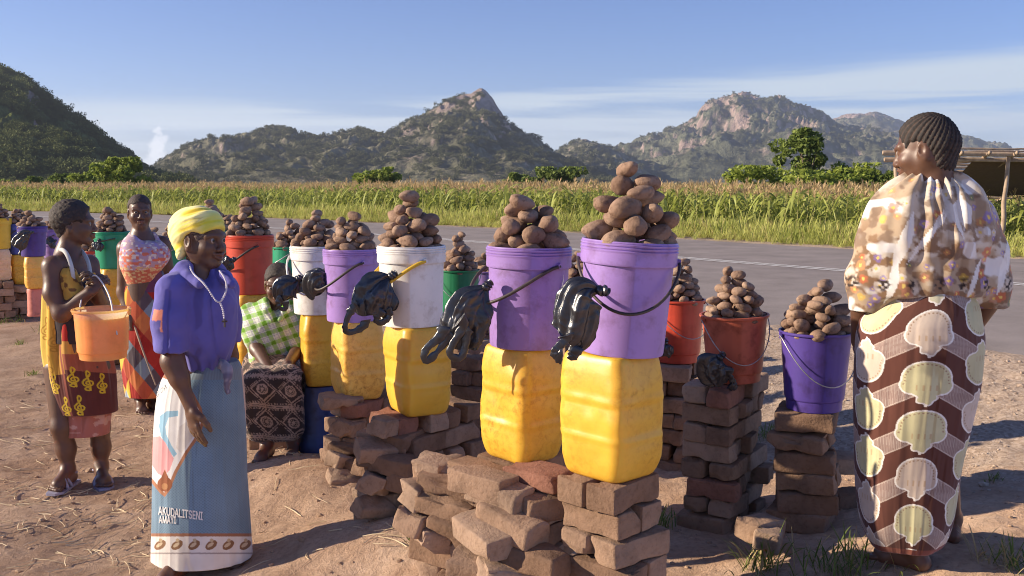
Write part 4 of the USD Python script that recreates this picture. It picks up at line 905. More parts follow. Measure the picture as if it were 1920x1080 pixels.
P8.column(61, (x_at(1365, 4.78), 4.78), z_at(713, 4.72), -.06, -30 * DEG, ny=2, jit=.02, tilt=.03, tones=None)
A9 = stall_bucket('open', 1272, 5.7, 560, 676, 102, RED, 'bright red bucket partly behind the rightmost lavender bucket', (0, 0), ear=10 * DEG, out=-70 * DEG, hmat=WIRE, drop=.19, reach=.175, hr=.0026, taper=.78,
                  pot=(.24, .046, 109, 'potato on the bright red bucket', 'topmost potato on the bright red bucket behind the lavender one', 'potatoes on the bright red bucket behind the lavender one', False))
P9 = Pile('brick_stack', 'sunlit brick stack under the bright red bucket', 'brick stack', (x_at(1272, 5.72), 5.72, 0))
P9.column(64, (x_at(1274, 5.74), 5.74), z_at(677, 5.7), -.05, -22 * DEG, ny=2, jit=.02)
A10 = stall_bucket('open', 862, 7.3, 505, 600, 78, DKGREEN, 'dark green bucket behind the white bucket with the yellow handle', (0, 0), ear=0, hmat=WIRE, drop=.18, reach=.17, hr=.003, taper=.8,
                   pot=(.28, .050, 110, 'potato on the dark green bucket', 'topmost potato on the dark green bucket', 'potatoes on the dark green bucket', True))
P10 = Pile('brick_stack', 'dark brick stack seen between the scuffed jerrycan and the shaded jerrycan', 'brick stack', (x_at(868, 7.3), 7.3, .1))
P10.column(67, (x_at(870, 6.6), 6.6), z_at(640, 6.6), 0, -30 * DEG, ny=2, nx=1, jit=.025)
P10.column(70, (x_at(895, 6.2), 6.2), z_at(665, 6.2), 0, -35 * DEG, jit=.03)
A11 = stall_bucket('open', 912, 7.6, 507, 600, 62, LAVENDER, 'small lavender bucket behind the scuffed lavender one', (0, 0), ear=0, hmat=WIRE, drop=.15, reach=.14, hr=.003, taper=.8,
                   pot=(.14, .050, 111, 'brown potato on the small lavender bucket in the back row', None, 'potatoes on the small lavender bucket in the back row', True))
P11 = Pile('brick_stack', 'brick stack under the small lavender bucket in the back row', 'brick stack', (x_at(914, 7.6), 7.6, 0)); P11.column(71, (x_at(914, 7.6), 7.6), z_at(600, 7.6), 0, .2)
A12 = stall_bucket('open', 1082, 6.3, 535, 640, 84, BLUE, 'blue bucket in the gap between the two large lavender buckets', (0, 0), ear=0, hmat=WIRE, drop=.15, reach=.17, hr=.003, taper=.8,
                   pot=(.24, .050, 112, 'brown potato on the blue bucket in the gap', None, 'potatoes on the blue bucket in the gap', True))
P12 = Pile('brick_stack', 'brick stack under the blue bucket in the gap', 'brick stack', (x_at(1082, 6.3), 6.3, 0)); P12.column(73, (x_at(1082, 6.3), 6.3), z_at(640, 6.3), 0, .3)
def far_stall(px, d, rim, base, wpx, material, label, pile, seed, kind='open', can=None, canlab='', stack=None, stacklab='', size=.05, taper=.82, drop=.12):
    A = stall_bucket(kind, px, d, rim, base, wpx, material, label, (0, 0), ear=-55 * DEG, out=-145 * DEG, hmat=BLACKP if kind == 'paint' else WIRE, drop=drop, hr=.005, taper=taper, pot=(pile, size, seed, '', None, None, True))
    zb = z_at(base, d)
    if can:
        b, w, m = can; stall_can(px + 1, d, base + 1, b, w, w * .8, -60 * DEG, m, canlab, seed); zb = z_at(b, d)
    g = float(ground(x_at(px, d), d))
    if zb - g > .08 and stack is not False:
        P = Pile('brick_stack', stacklab, 'brick stack', (x_at(px, d), d, g)); P.column(seed, (x_at(px, d), d + .02), zb, g, (seed % 5) * .25 - .5, ny=2, jit=.02)
    return A
far_stall(546, 8.0, 462, 545, 72, GREEN, 'green bucket beside the leftmost white bucket, behind the seated person', .25, 120, stacklab='brick stack under the green bucket behind the seated person')
far_stall(334, 9.2, 455, 545, 62, GREEN, 'green bucket just behind the yellow headscarf', .22, 121, stacklab='brick stack under the green bucket behind the headscarf')
far_stall(398, 8.4, 432, 520, 70, GREEN, 'green bucket hidden behind the yellow headscarf, only its pile top showing', .25, 122, stacklab='brick stack hidden behind the headscarf', size=.055)
far_stall(428, 8.9, 445, 530, 66, RED, 'red bucket behind the tall red one, its pile showing to the left', .24, 123, stacklab='brick stack of the hidden red bucket', size=.05)
far_stall(290, 10.0, 465, 545, 52, BLUE, 'bucket behind the shoulder of the woman in the floral top', .2, 124, stacklab='brick stack behind the woman in the floral top')
A18 = far_stall(213, 9.0, 434, 502, 66, GREEN, 'bright green bucket between the two women at the left', .22, 125, 'paint', (588, .30, CAN), 'yellow jerrycan under the bright green bucket at the left', stacklab='brick stack under the jerrycan between the two women at the left', size=.046, taper=.84, drop=.05)
far_stall(180, 10.2, 470, 540, 52, RED, 'small red bucket behind the face of the woman in the yellow wrap', .22, 126, stacklab='brick stack under the small red bucket at the left', size=.045, drop=.14)
A20 = far_stall(66, 11.4, 424, 480, 52, PURPLE, 'violet blue bucket at the far left with a black bag on its handle', .17, 127, 'paint', (540, .27, CAN_PALE), 'orange jerrycan standing on a pink tub at the far left', stack=False, size=.05, taper=.8, drop=.1)
T = Thing('tub', 'faded pink tub upside down under an orange jerrycan', 'tub', (x_at(65, 11.4), 11.4, z_at(592, 11.4)))
hT = z_at(541, 11.4) - T.loc[2]; T.part('tub_body', pose(lathe([(0, hT), (.078, hT), (.083, hT - .006), (.086, hT * .86), (.083, hT * .83), (.088, .02), (.091, .012), (.09, 0), (.08, 0)], 40), T.loc), PINK, 40)
T.part('tub_base_ring', pose(lathe([(.089, .03), (.094, .028), (.095, .01), (.091, .004)], 40), T.loc), PINK, 40)
far_stall(40, 12.2, 419, 476, 44, BLUE, 'blue bucket behind the violet blue one at the far left', .2, 128, 'paint', (532, .27, CAN), 'yellow and orange jerrycan on bricks at the far left', stacklab='small stack of stepped bricks at the far left', size=.05, taper=.8)
far_stall(2, 12.0, 409, 466, 48, YELLOW, 'yellow bucket cut by the left edge of the picture', .17, 129, 'paint', (525, .29, CAN_CREAM), 'pale faded jerrycan under the yellow bucket at the left edge', stacklab='grey dusty stack at the left edge', size=.05, taper=.82)
far_stall(104, 12.6, 430, 485, 40, LAVENDER, 'lavender bucket behind the shoulder of the woman in the yellow wrap', .17, 130, 'paint', (540, .25, CAN), 'jerrycan hidden behind the woman in the yellow wrap', stacklab='brick stack hidden behind the woman in the yellow wrap', size=.05, taper=.82)
solo('far_potatoes', cat(FAR_POTS), POTATO, 'piles of small brown potatoes heaped on the farther buckets', 'potatoes', kind='stuff', smooth=True)
print('single potatoes', N_POT[0], 'far', len(FAR_POTS))

# ------------------------------------------------------------------ black plastic bags tied to the handles
def bag(label, chain, radii, seed, loops=(), flat=None, amp=.014, h=.005, squash=.42, freq=None):
    """a thin film bag gathered in pleats at its knot and open at the far end; chain: points from the knot to the mouth with half widths; loops: its carrying loops"""
    r = np.random.default_rng(seed); pts = np.array(chain); n, k = 84, 58
    c = spline(pts, k); t = np.linspace(0, 1, k); seg = np.concatenate([[0], np.cumsum(np.linalg.norm(np.diff(pts, axis=0), axis=1))]); seg /= seg[-1]
    w = PchipInterpolator(seg, radii)(t) * 1.12; w = w * (.30 + .70 * smoothstep(0, .30, t))
    d = np.gradient(c, axis=0); d /= np.linalg.norm(d, axis=1, keepdims=True); B = np.array([.15, 1.0, .1]); A = np.cross(d, B); A /= np.linalg.norm(A, axis=1, keepdims=True); B2 = np.cross(A, d)
    th = np.linspace(0, 2 * PI, n, endpoint=False)[None]; T_ = t[:, None]
    ph1, ph2, ph3 = r.uniform(0, 6.3, 3); dr = 1.5 * noise(np.stack([3 * T_ + 0 * th, np.cos(th) + 0 * T_, np.sin(th) + 0 * T_], -1) * 1.5, seed)
    tri = lambda x: np.abs(((x / PI) % 2) - 1) * 2 - 1
    pl = (.34 * np.exp(-T_ / .28) + .10) * tri(9 * th / 2 * 2 / 2 + ph1 + dr * 2) + (.16 * np.exp(-T_ / .5) + .05) * tri(7 * th + ph2 + 3 * dr) + .07 * tri(13 * th + ph3 - 4 * dr)
    rad = w[:, None] * (1 + pl)
    ends = 1 + .10 * np.sin(3 * th + ph2) * smoothstep(.75, 1, T_)
    P_ = c[:, None] + A[:, None] * (rad * np.cos(th))[..., None] + B2[:, None] * (rad * squash * (1 + .25 * np.sin(2 * th + ph3)) * np.sin(th))[..., None] + d[:, None] * (w[:, None] * .5 * (ends - 1) * 3 * smoothstep(.7, 1, T_))[..., None]
    q = np.stack([w.max() * np.cos(th) + 0 * T_, w.max() * np.sin(th) + 0 * T_, T_ * np.linalg.norm(np.diff(c, axis=0), axis=1).sum() + .25 * w.max() * np.cos(3 * th + ph1)], -1); sag = amp * .8 * (ridged(q * [22, 22, 7] + seed, seed, 2) - .6) + amp * .45 * (ridged(q * [30, 30, 26] + seed, seed + 2, 2) - .6)
    P_ = P_ + (A[:, None] * np.cos(th)[..., None] + B2[:, None] * np.sin(th)[..., None]) * (sag * smoothstep(0, .2, T_))[..., None]
    rim = P_[-1]; back = [rim + (c[-1] - rim) * .06 - d[-1] * .004, c[-8] + (P_[-8] - c[-8]) * .84, c[-20] + (P_[-20] - c[-20]) * .80]
    allp = np.concatenate([P_] + [b_[None] for b_ in back])
    T = Thing('plastic_bag', label, 'plastic bag', pts[0]); T.part('bag_body', (allp.reshape(-1, 3), grid_faces(len(allp), n, True)), BAG, 50)
    for Lp in loops:
        p = spline(Lp, 30); ww = np.interp(np.linspace(0, 1, 30), [0, .25, .75, 1], [.026, .014, .013, .024]) * (1 + .12 * r.normal(size=30))
        m = tube(p, ww, 12, True, (unit_(np.array([.25, .95, .1])), .28)); m = m[0] + .0035 * (noise(m[0] * 90, seed)[:, None] - .5), m[1]
        T.part('bag_loop', m, BAG, 50)
    ax = unit_(pts[1] - pts[0]); T.part('bag_knot', tube(spline([pts[0] - ax * .02, pts[0] + [.004, -.006, .006], pts[0] + ax * .014], 10), np.array([.010, .016, .012, .018, .020, .014, .018, .019, .015, .010]) * max(1, w.max() / .09), 9), BAG, 50)
def unit_(v): return v / np.linalg.norm(v)
def L(d, *pp): return [at(x, y, d + (e[0] if e else 0)) for x, y, *e in pp]
bag('black plastic bag hanging with two long handle loops beside the scuffed lavender bucket', L(3.50, (914, 536), (893, 560), (872, 605), (862, 650)), [.022, .050, .064, .052], 1, [L(3.46, (832, 612), (815, 640), (795, 665), (796, 675), (818, 662), (838, 628)), L(3.44, (862, 600), (852, 640), (846, 668), (858, 672), (872, 650), (880, 615))])
bag('shiny black plastic bag tied to the handle of the tilted lavender bucket', L(3.00, (1128, 548), (1100, 545), (1082, 590), (1062, 640)), [.020, .046, .058, .040], 2, [L(2.97, (1060, 628), (1048, 650), (1040, 662), (1052, 668)), L(2.98, (1085, 632), (1075, 655), (1072, 668), (1082, 650))], amp=.017)
bag('black plastic bag tied to the yellow handle of the white bucket', L(4.38, (737, 517), (718, 530), (702, 560), (694, 590)), [.020, .062, .085, .064], 3, [L(4.33, (668, 570), (652, 595), (650, 622), (668, 620), (685, 600)), L(4.34, (716, 580), (712, 605), (722, 602), (726, 580))], amp=.014)
bag('knotted black plastic bag hanging between the white bucket and the lavender bucket', L(5.42, (618, 522), (606, 522), (596, 532), (598, 552)), [.018, .052, .070, .036], 4, amp=.016)
bag('black plastic bag hiding the face of the seated person', L(5.60, (562, 522), (550, 530), (534, 545), (530, 562)), [.014, .036, .062, .030], 5, [L(5.58, (528, 560), (524, 575), (530, 580), (535, 566))], amp=.014)
bag('small black plastic bag on the handle of the white bucket above the seated person', L(5.62, (574, 522), (566, 530), (560, 548)), [.016, .034, .028], 6, amp=.012)
bag('black plastic bag tied to the handle of the tall red bucket', L(6.50, (438, 488), (430, 492), (420, 498)), [.016, .038, .034], 7, amp=.012)
bag('black plastic bag hanging at the foot of the faded red bucket', L(4.55, (1352, 668), (1345, 675), (1342, 700), (1348, 722)), [.02, .055, .060, .028], 8, [L(4.53, (1362, 700), (1374, 715), (1378, 726), (1368, 722))], amp=.018)
bag('black plastic bag at the foot of the bright red bucket', L(5.5, (1246, 640), (1244, 655), (1242, 668)), [.02, .045, .03], 9, amp=.012)
bag('black plastic bag blown leftwards from the violet blue bucket at the far left', L(11.1, (60, 436), (48, 440), (36, 455), (30, 462)), [.04, .05, .075, .06], 10, [L(11.1, (40, 460), (38, 472), (36, 478))], amp=.02, h=.009)
bag('black plastic bag beside the shoulder of the woman in the yellow wrap', L(12.0, (104, 452), (97, 455), (92, 460)), [.03, .06, .05], 11, amp=.02, h=.009)
bag('black plastic bag between the bright green bucket and the yellow wrap', L(8.8, (186, 452), (184, 460), (181, 468)), [.02, .04, .03], 12, amp=.012, h=.007)
# ------------------------------------------------------------------ people
def cloth_mat(name, rough=.9, bump=.25, sheen=.15, weave=420, trans=None):
    return stain(name, [(.3, (.84, .84, .84)), (.7, (1.06, 1.06, 1.06))], scale=7, rough=rough, vcol=1.0, bump=bump, bump_scale=weave, bump_dist=.0015, sheen=sheen, spec=.2, trans=trans)
CLOTH = cloth_mat('printed_cotton'); SHIRT = cloth_mat('blue_cotton_shirt', .85, .3)
SKIN = stain('dark_skin', [(.3, (.075, .036, .022)), (.7, (.115, .058, .036))], scale=14, rough=.46, vcol=1.0, bump=.12, bump_scale=160, bump_dist=.0012, spec=.5, sub=.08)
HAIR = stain('black_hair', [(.3, (.012, .009, .008)), (.7, (.035, .026, .021))], scale=60, rough=.75, vcol=1.0, bump=.8, bump_scale=230, bump_dist=.004)
EYEM = stain('eye', [(.3, (.9, .9, .9)), (.7, (1, 1, 1))], scale=3, rough=.15, vcol=1.0)
RUBBER = stain('grey_sandal_strap', [(.3, (.22, .21, .28)), (.7, (.34, .32, .42))], scale=20, rough=.6)
BEAD = stain('pale_beads', [(.3, (.5, .45, .5)), (.7, (.72, .68, .7))], scale=30, rough=.35)
DARKWOOD = stain('dark_wood_cross', [(.3, (.02, .014, .012)), (.7, (.05, .035, .03))], scale=30, rough=.5)
def unit(v): v = np.asarray(v, float); return v / np.linalg.norm(v)
def frame(fwd, up=(0, 0, 1)):
    """columns: forward, left, up"""
    f = unit(fwd); l = unit(np.cross(up, f)); return np.stack([f, l, np.cross(f, l)], 1)
class Head:
    def __init__(s, c, fwd, up=(0, 0, 1), k=1.0): s.c, s.R, s.k = np.asarray(c, float), frame(fwd, up), k
    def p(s, f, l, u): return s.c + s.R @ (np.array([f, l, u]) * s.k)
    def local(s, v): return (v - s.c) @ s.R / s.k
    def build(s, S, neck, smile=0.0, nr=(.052, .060), cheek=1.0):
        k, R = s.k, s.R; E = lambda c, r, kk=.02, cut=False, rot=None: S.ell(s.p(*c), np.array(r) * k, R if rot is None else R @ rot, kk, cut)
        C = lambda a, b, ra, rb, kk=.02, **o: S.cone(s.p(*a), s.p(*b), ra * k, rb * k, kk, **o)
        C((-.025, 0, -.05), tuple(s.local(np.asarray(neck))), nr[0], nr[1], .03)
        E((-.010, 0, .034), (.098, .076, .086), .03); E((.022, 0, -.030), (.072, .060 * cheek, .080), .03)
        for g in (-1, 1):
            C((-.005, g * .048, -.045), (.062, g * .017, -.094), .026 * cheek, .018, .03)
            E((.060, g * .040, -.034), (.032, .026 * cheek, .028), .025)
            C((.076, g * .048, .020), (.092, g * .012, .017), .013, .013, .02)
            E((.097, g * .033, .000), (.016, .021, .012), .012, True); E((.080, g * .033, -.001), (.0155, .016, .0135), .004)
            E((.100, g * .0145, -.040), (.012, .0105, .009), .006)
            ra = rotz(g * .35)
            E((-.012, g * .077, -.012), (.026, .010, .035), .008, False, ra); E((-.004, g * .088, -.006), (.012, .008, .019), .005, True, ra); E((-.010, g * .078, -.042), (.011, .008, .011), .006)
        E((.070, 0, -.100), (.020, .024, .016), .02)
        C((.092, 0, .006), (.110, 0, -.032), .0085, .0125, .012); E((.108, 0, -.038), (.012, .012, .010), .008)
        C((.093, -.020 - smile * .008, -.064 + smile * .006), (.102, 0, -.062), .006, .0085, .006); C((.093, .020 + smile * .008, -.064 + smile * .006), (.102, 0, -.062), .006, .0085, .006)
        C((.091, -.018 - smile * .006, -.072 + smile * .004), (.099, 0, -.077), .006, .0095, .006); C((.091, .018 + smile * .006, -.072 + smile * .004), (.099, 0, -.077), .006, .0095, .006)
        C((.098, -.020 - smile * .006, -.0685 + smile * .005), (.1075, 0, -.070), .002, .0035, .003, cut=True); C((.098, .020 + smile * .006, -.0685 + smile * .005), (.1075, 0, -.070), .002, .0035, .003, cut=True)
    def tint(s, v, lips=True):
        q = s.local(v); c = np.ones((len(v), 3))
        if lips: m = np.exp(-((q[:, 2] + .069) / .009) ** 2 - (q[:, 1] / .024) ** 2) * (q[:, 0] > .085); c *= 1 + m[:, None] * np.array([.35, -.05, 0])
        return c
    def eyes(s, T, S=None):
        for g in (-1, 1):
            m = trimesh.creation.icosphere(3, .0128 * s.k); v = np.array(m.vertices); d = v / (.0128 * s.k)
            col = np.where((d[:, 0] > .86)[:, None], [.012, .008, .006], np.where((d[:, 0] > .82)[:, None], [.05, .03, .02], [.34, .29, .25]))
            T.part('eye', (v @ s.R.T + s.p(.0835, g * .033, -.001), m.faces), EYEM, True, col)
            for sg, zz, rr in ((1, .0085, .0042), (-1, -.0095, .0035)): pass
    def cap(s, lo, hi, h, grow, cutpts, seed, amp=.003, freq=90, back=.0):
        S = Soft(s.c - .17, s.c + .17, h); S.ell(s.p(-.012 - back, 0, .036), np.array([.098, .077, .088]) * s.k + grow, s.R, .01)
        for g in (-1, 1): S.ell(s.p(-.045, g * .03, -.03), np.array([.055, .046, .05]) * s.k + grow * .6, s.R, .03)
        for pt, nn in cutpts: S.cut_plane(s.p(*pt), s.R @ np.array(nn, float))
        return S.mesh(1)
def hand(S, wrist, palm_dir, palm_n, side, curl=.5, k=1.0, spread=.10, fr=.0082):
    """palm_dir: from the wrist to the knuckles; palm_n: out of the palm; side +1 when the thumb lies towards palm_dir x palm_n"""
    d, n = unit(palm_dir), unit(palm_n); n = unit(n - d * (n @ d)); t = np.cross(d, n) * side; W = np.asarray(wrist, float)
    kn = W + d * .085 * k
    S.cone(W, W + d * .03 * k, .024 * k, .030 * k, .012, sq=(n, .62)); S.cone(W + d * .028 * k + t * .008, W + d * .07 * k + t * .010, .028 * k, .027 * k, .012, sq=(n, .48)); S.cone(W + d * .028 * k - t * .012, W + d * .068 * k - t * .014, .026 * k, .024 * k, .012, sq=(n, .48))
    for i, (off, L) in enumerate([(.029, .072), (.0098, .082), (-.0100, .076), (-.0285, .060)]):
        p = W + d * (.078 - .004 * abs(i - 1.2)) * k + t * off * k; a = 0; q = [p]; dirn = d + t * (spread * (1.4 - i))
        for j, f in enumerate((.44, .32, .24)):
            a += curl * (.75, 1.0, .8)[j] * (1 + .10 * i); q.append(q[-1] + (unit(dirn) * math.cos(a) + n * math.sin(a)) * L * f * k)
        S.chain(q, [fr * 1.12 * k, fr * 1.05 * k, fr * .96 * k, fr * .82 * k], .004)
    p0 = W + d * .022 * k + t * .022 * k; p1 = p0 + (d * .6 + t * .62 + n * .35) * .038 * k; p2 = p1 + (d * .86 + t * .2 + n * (.3 + curl * .4)) * .033 * k; p3 = p2 + (d * .9 - t * .05 + n * (.3 + curl * .5)) * .027 * k
    S.chain([p0, p1, p2, p3], [.017 * k, .0125 * k, .0105 * k, .0085 * k], .008)
def foot(S, ankle, toe_dir, k=1.0, z=None):
    A = np.asarray(ankle, float); d = unit([toe_dir[0], toe_dir[1], 0]); s = np.array([-d[1], d[0], 0]); g = (A[2] - .085 * k) if z is None else z
    base = np.array([A[0], A[1], g])
    S.cone(A, base - d * .035 * k + [0, 0, .032], .034 * k, .032 * k, .02); S.cone(base - d * .03 * k + [0, 0, .030], base + d * .11 * k + [0, 0, .028], .030 * k, .030 * k, .02); S.cone(A - [0, 0, .01], base + d * .12 * k + [0, 0, .032], .034 * k, .022 * k, .03)
    S.cone(base + d * .10 * k + s * .018 + [0, 0, .022], base + d * .10 * k - s * .02 + [0, 0, .022], .022 * k, .022 * k, .02)
    for i, o in enumerate((-.034, -.017, 0, .016, .032)):
        S.cone(base + d * .125 * k + s * o * k + [0, 0, .016], base + d * (.165 - .008 * abs(i - 3.2)) * k + s * o * 1.1 * k + [0, 0, .012], .010 * k, .010 * k, .005)
def loft(rows, d, nu, nv, ratio=.62, folds=None, hem=.12, thick=.012, top=True, cdd=0.0):
    """a skirt or wrap: rows of (left px, right px, py[, depth offset[, ratio]]) read from its outline, turned into a closed tube of cloth at depth d"""
    rw = [tuple(r) + (0.0,) * (4 - len(r)) for r in rows]; L = []
    for r in rw:
        dd = d + r[3] + cdd; c = at((r[0] + r[1]) / 2, r[2], dd); L.append((c[2], c[0], c[1], (r[1] - r[0]) / 2 / F * dd, r[4] if len(r) > 4 else ratio))
    L = np.array(L); zs = np.linspace(L[0, 0], L[-1, 0], nv); g = [PchipInterpolator(-L[:, 0], L[:, i])(-zs) for i in range(1, 5)]
    th = np.linspace(-PI, PI, nu, endpoint=False); TH, ZZ = np.meshgrid(th, zs); A, B = g[2][:, None], (g[2] * g[3])[:, None]
    V = np.linspace(0, 1, nv)[:, None] + 0 * TH
    off = folds(TH, V, ZZ) if folds is not None else 0
    x = g[0][:, None] + (A + off) * np.sin(TH); y = g[1][:, None] - (B + off) * np.cos(TH)
    P = np.stack([x, y, ZZ], -1)
    rad = (g[2] * (1 + g[3]) / 2)[:, None]
    info = dict(P=P, th=TH, v=V, z=ZZ, u=TH * rad, mu=TH * rad.mean(), px=(x - g[0][:, None]) / A)
    ext = []
    if hem:
        c = np.stack([g[0], g[1]], -1)[-1]
        for kk, (sc, dz) in enumerate([(thick * .4, -.003), (thick, 0), (thick * 1.6, .02), (thick * 2.2, hem)]):
            q = P[-1].copy(); r = q[:, :2] - c; ln = np.linalg.norm(r, axis=1, keepdims=True); q[:, :2] = c + r * (1 - sc / ln); q[:, 2] += dz; ext.append(q)
    allp = np.concatenate([P] + [e[None] for e in ext]) if ext else P
    if top: allp = np.concatenate([np.broadcast_to(P[0].mean(0), (1, nu, 3)), allp])
    def colors(c):
        cc = np.concatenate([c] + [c[-1:]] * len(ext)) if ext else c
        return (np.concatenate([cc[:1], cc]) if top else cc).reshape(-1, 3)
    m = (allp.reshape(-1, 3), grid_faces(len(allp), nu, True)[:, ::-1])
    return m, colors, info, P
def paint(c, mask, col, a=1.0):
    k = (np.asarray(mask, float) * a)[..., None]; c[...] = c * (1 - k) + np.asarray(col) * k
def in_poly(x, y, poly): 
    if not isinstance(poly, shapely.Geometry): poly = Polygon(poly)
    return shapely.contains_xy(poly, x, y)

# ---------- 1: woman in the flowered blouse, seen from behind at the right
def person_blouse():
    d = 3.60; J = lambda x, y, o=0: at(x, y, d + o); gz = float(ground(J(1730, 700)[0], d))
    T = Thing('person', 'person with braided hair in a flowered blouse and cream patterned brown wrap, seen from behind', 'person', (J(1730, 700)[0], d, gz))
    H = Head(J(1735, 279), (-.82, .57, -.20), (.04, 0, 1), .97)
    S = Soft((J(1585, 700)[0], d - .32, gz - .03), (J(1900, 700)[0], d + .42, J(0, 195)[2]), .0048)
    neck = J(1752, 372, .0)
    H.build(S, neck, nr=(.062, .072), cheek=1.12)
    sl, sr = J(1652, 412, .0), J(1832, 415, .0); hip = J(1722, 640, .0)
    S.cone(neck, J(1745, 470, .03), .068, .10, .05); S.cone(sl, sr, .045, .045, .06); S.cone(J(1745, 450, .03), hip, .10, .11, .06)
    for sh, el, wr, sd in ((sl, J(1618, 545, .02), J(1611, 640, .13), 1), (sr, J(1866, 545, .02), J(1828, 610, .25), -1)):
        S.chain([sh, el, wr], [.058, .045, .030], .03); hand(S, wr, (wr - el) + np.array([.02, .05, 0]), (0.8 * sd, .2, 0), sd, .5, .95)
    for kx, fx, td in ((1690, 1712, (-.5, .5)), (1765, 1783, (.2, .8))):
        an = J(fx, 1025 if fx < 1750 else 985, .0 if fx < 1750 else .28)
        zg = float(ground(an[0], an[1])) - .004; an[2] = zg + .10
        S.chain([hip + [(.08 if fx > 1750 else -.08), 0, -.02], J(kx, 830, .02), an], [.10, .058, .036], .04); foot(S, an, td, 1.0, zg)
    m = S.mesh(1); T.part('body', m, SKIN, True, H.tint(m[0]) * 1.15); H.eyes(T)
    # braided hair
    hm = H.cap(0, 0, .0045, .007, [((.068, 0, .03), (.86, 0, -.50)), ((-.02, 0, -.068), (-.15, 0, -1)), ((.02, 0, .0), (.92, 0, -.25))], 1)
    S2 = Soft(H.c - .17, H.c + .17, .0042); S2.ell(H.p(-.012, 0, .036), np.array([.098, .077, .088]) * .97 + .006, H.R, .01); S2.cone(H.p(-.07, 0, .0), H.p(-.055, 0, -.065), .052, .040, .03)
    for g in (-1, 1): S2.cone(H.p(-.05, g * .03, -.01), H.p(-.050, g * .032, -.055), .040, .030, .03)
    S2.cut_plane(H.p(.066, 0, .045), H.R @ np.array([.9, 0, -.25])); 
    for g in (-1, 1): S2.ell(H.p(.02, g * .082, -.035), (.040, .028, .062), H.R, .012, True)
    hm = S2.mesh(1); q = H.local(hm[0]); e2 = unit([.9, 0, .42]); dd_ = q - np.array([-.055, 0, .085]); ph = np.arctan2(dd_[:, 1], dd_ @ e2) + .35 * np.linalg.norm(dd_, axis=1) / .1 * np.sign(dd_[:, 1])
    row = np.abs(((ph * 30 / (2 * PI)) % 1) - .5) * 2; braid = .5 + .5 * np.sin(np.linalg.norm(dd_, axis=1) * 620 + np.where(row > .5, 1, -1))
    amp = .005 * row ** .7 + .0018 * braid * row
    T.part('hair', displace(hm, amp - .003), HAIR, True, np.where(row[:, None] > .22, [1.0, 1.0, 1.0], [2.6, 2.0, 1.7]) * (0.9 + .2 * braid[:, None]))
    # blouse
    B = Soft((J(1580, 600)[0], d - .30, J(0, 610)[2]), (J(1905, 600)[0], d + .34, J(0, 325)[2]), .0048)
    B.cone(J(1716, 360, .0), J(1778, 358, .0), .066, .066, .05); B.cone(J(1664, 412), J(1822, 418), .066, .070, .07); B.cone(J(1700, 440, -.01), J(1790, 445, -.01), .115, .115, .08)
    B.cone(J(1690, 530, 0), J(1788, 530, 0), .118, .112, .06); B.cone(J(1740, 430, .03), J(1738, 530, .03), .13, .13, .06); B.cone(J(1700, 385, -.02), J(1795, 385, -.02), .078, .078, .06); B.cut_plane(J(0, 550), (0, 0, -1)); main = B.D.copy(); B.D[:] = .3
    B.chain([J(1668, 402), J(1650, 460, .0), J(1632, 520, .01), J(1626, 600, .03)], [.062, .070, .074, .060], .05); B.cone(J(1680, 450), J(1660, 540, .0), .08, .060, .05)
    B.cut_plane(J(1622, 584, .02), (-.10, 0, -1)); left = B.D.copy(); B.D[:] = .3
    B.chain([J(1822, 412), J(1846, 470, .0), J(1853, 530, .01), J(1857, 600, .02)], [.066, .068, .066, .062], .05); B.cone(J(1812, 450), J(1822, 540, .0), .08, .055, .05)
    B.cut_plane(J(1855, 574, .02), (.05, 0, -1))
    for part_ in (left, main): t_ = np.clip(.035 - np.abs(B.D - part_), 0, None); B.D = np.minimum(B.D, part_) - t_ * t_ / .14
    w = B.mesh(1); v = w[0]
    # hem of the body higher than the sleeve ends, neckline open
    nc = J(1745, 350); ph = np.arctan2(v[:, 0] - nc[0], -(v[:, 1] - nc[1])); rr = np.linalg.norm((v - nc) * [1, 1, .9], axis=1)
    gath = np.sin(ph * 17 + 3 * noise(v * 9, 3) * 2) * smoothstep(.36, .09, rr) * smoothstep(.03, .08, rr) * .0075 + np.sin(ph * 9 + 1.7 + 5 * noise(v * 5, 4)) * smoothstep(.5, .15, rr) * .006
    drape = .012 * (ridged(v * np.array([7, 7, 3.2]), 8, 3) - .6) + .005 * (ridged(v * np.array([16, 16, 7]), 18, 2) - .6)
    w = displace(w, gath + drape)
    v = w[0]; c = np.zeros_like(v); c[:] = (.42, .315, .215)
    k1 = fbm(v * 13, 4, 31); k2 = fbm(v * 24 + 5, 4, 32); k3 = fbm(v * 20 + 9, 3, 33)
    zrel = (v[:, 2] - J(0, 560)[2]) / (J(0, 360)[2] - J(0, 560)[2])
    paint(c, smoothstep(.50, .60, k1), (.60, .52, .42)); paint(c, smoothstep(.48, .56, k2) * smoothstep(.95, .5, zrel), (.25, .15, .085)); paint(c, smoothstep(.58, .64, k3), (.20, .13, .09), .75)
    paint(c, smoothstep(.62, .67, fbm(v * 15 + 3, 2, 40)), (.70, .68, .66)); 
    rnd = np.random.default_rng(6); fl = []
    idx = rnd.choice(len(v), 210, replace=False)
    tree_ = cKDTree(v)
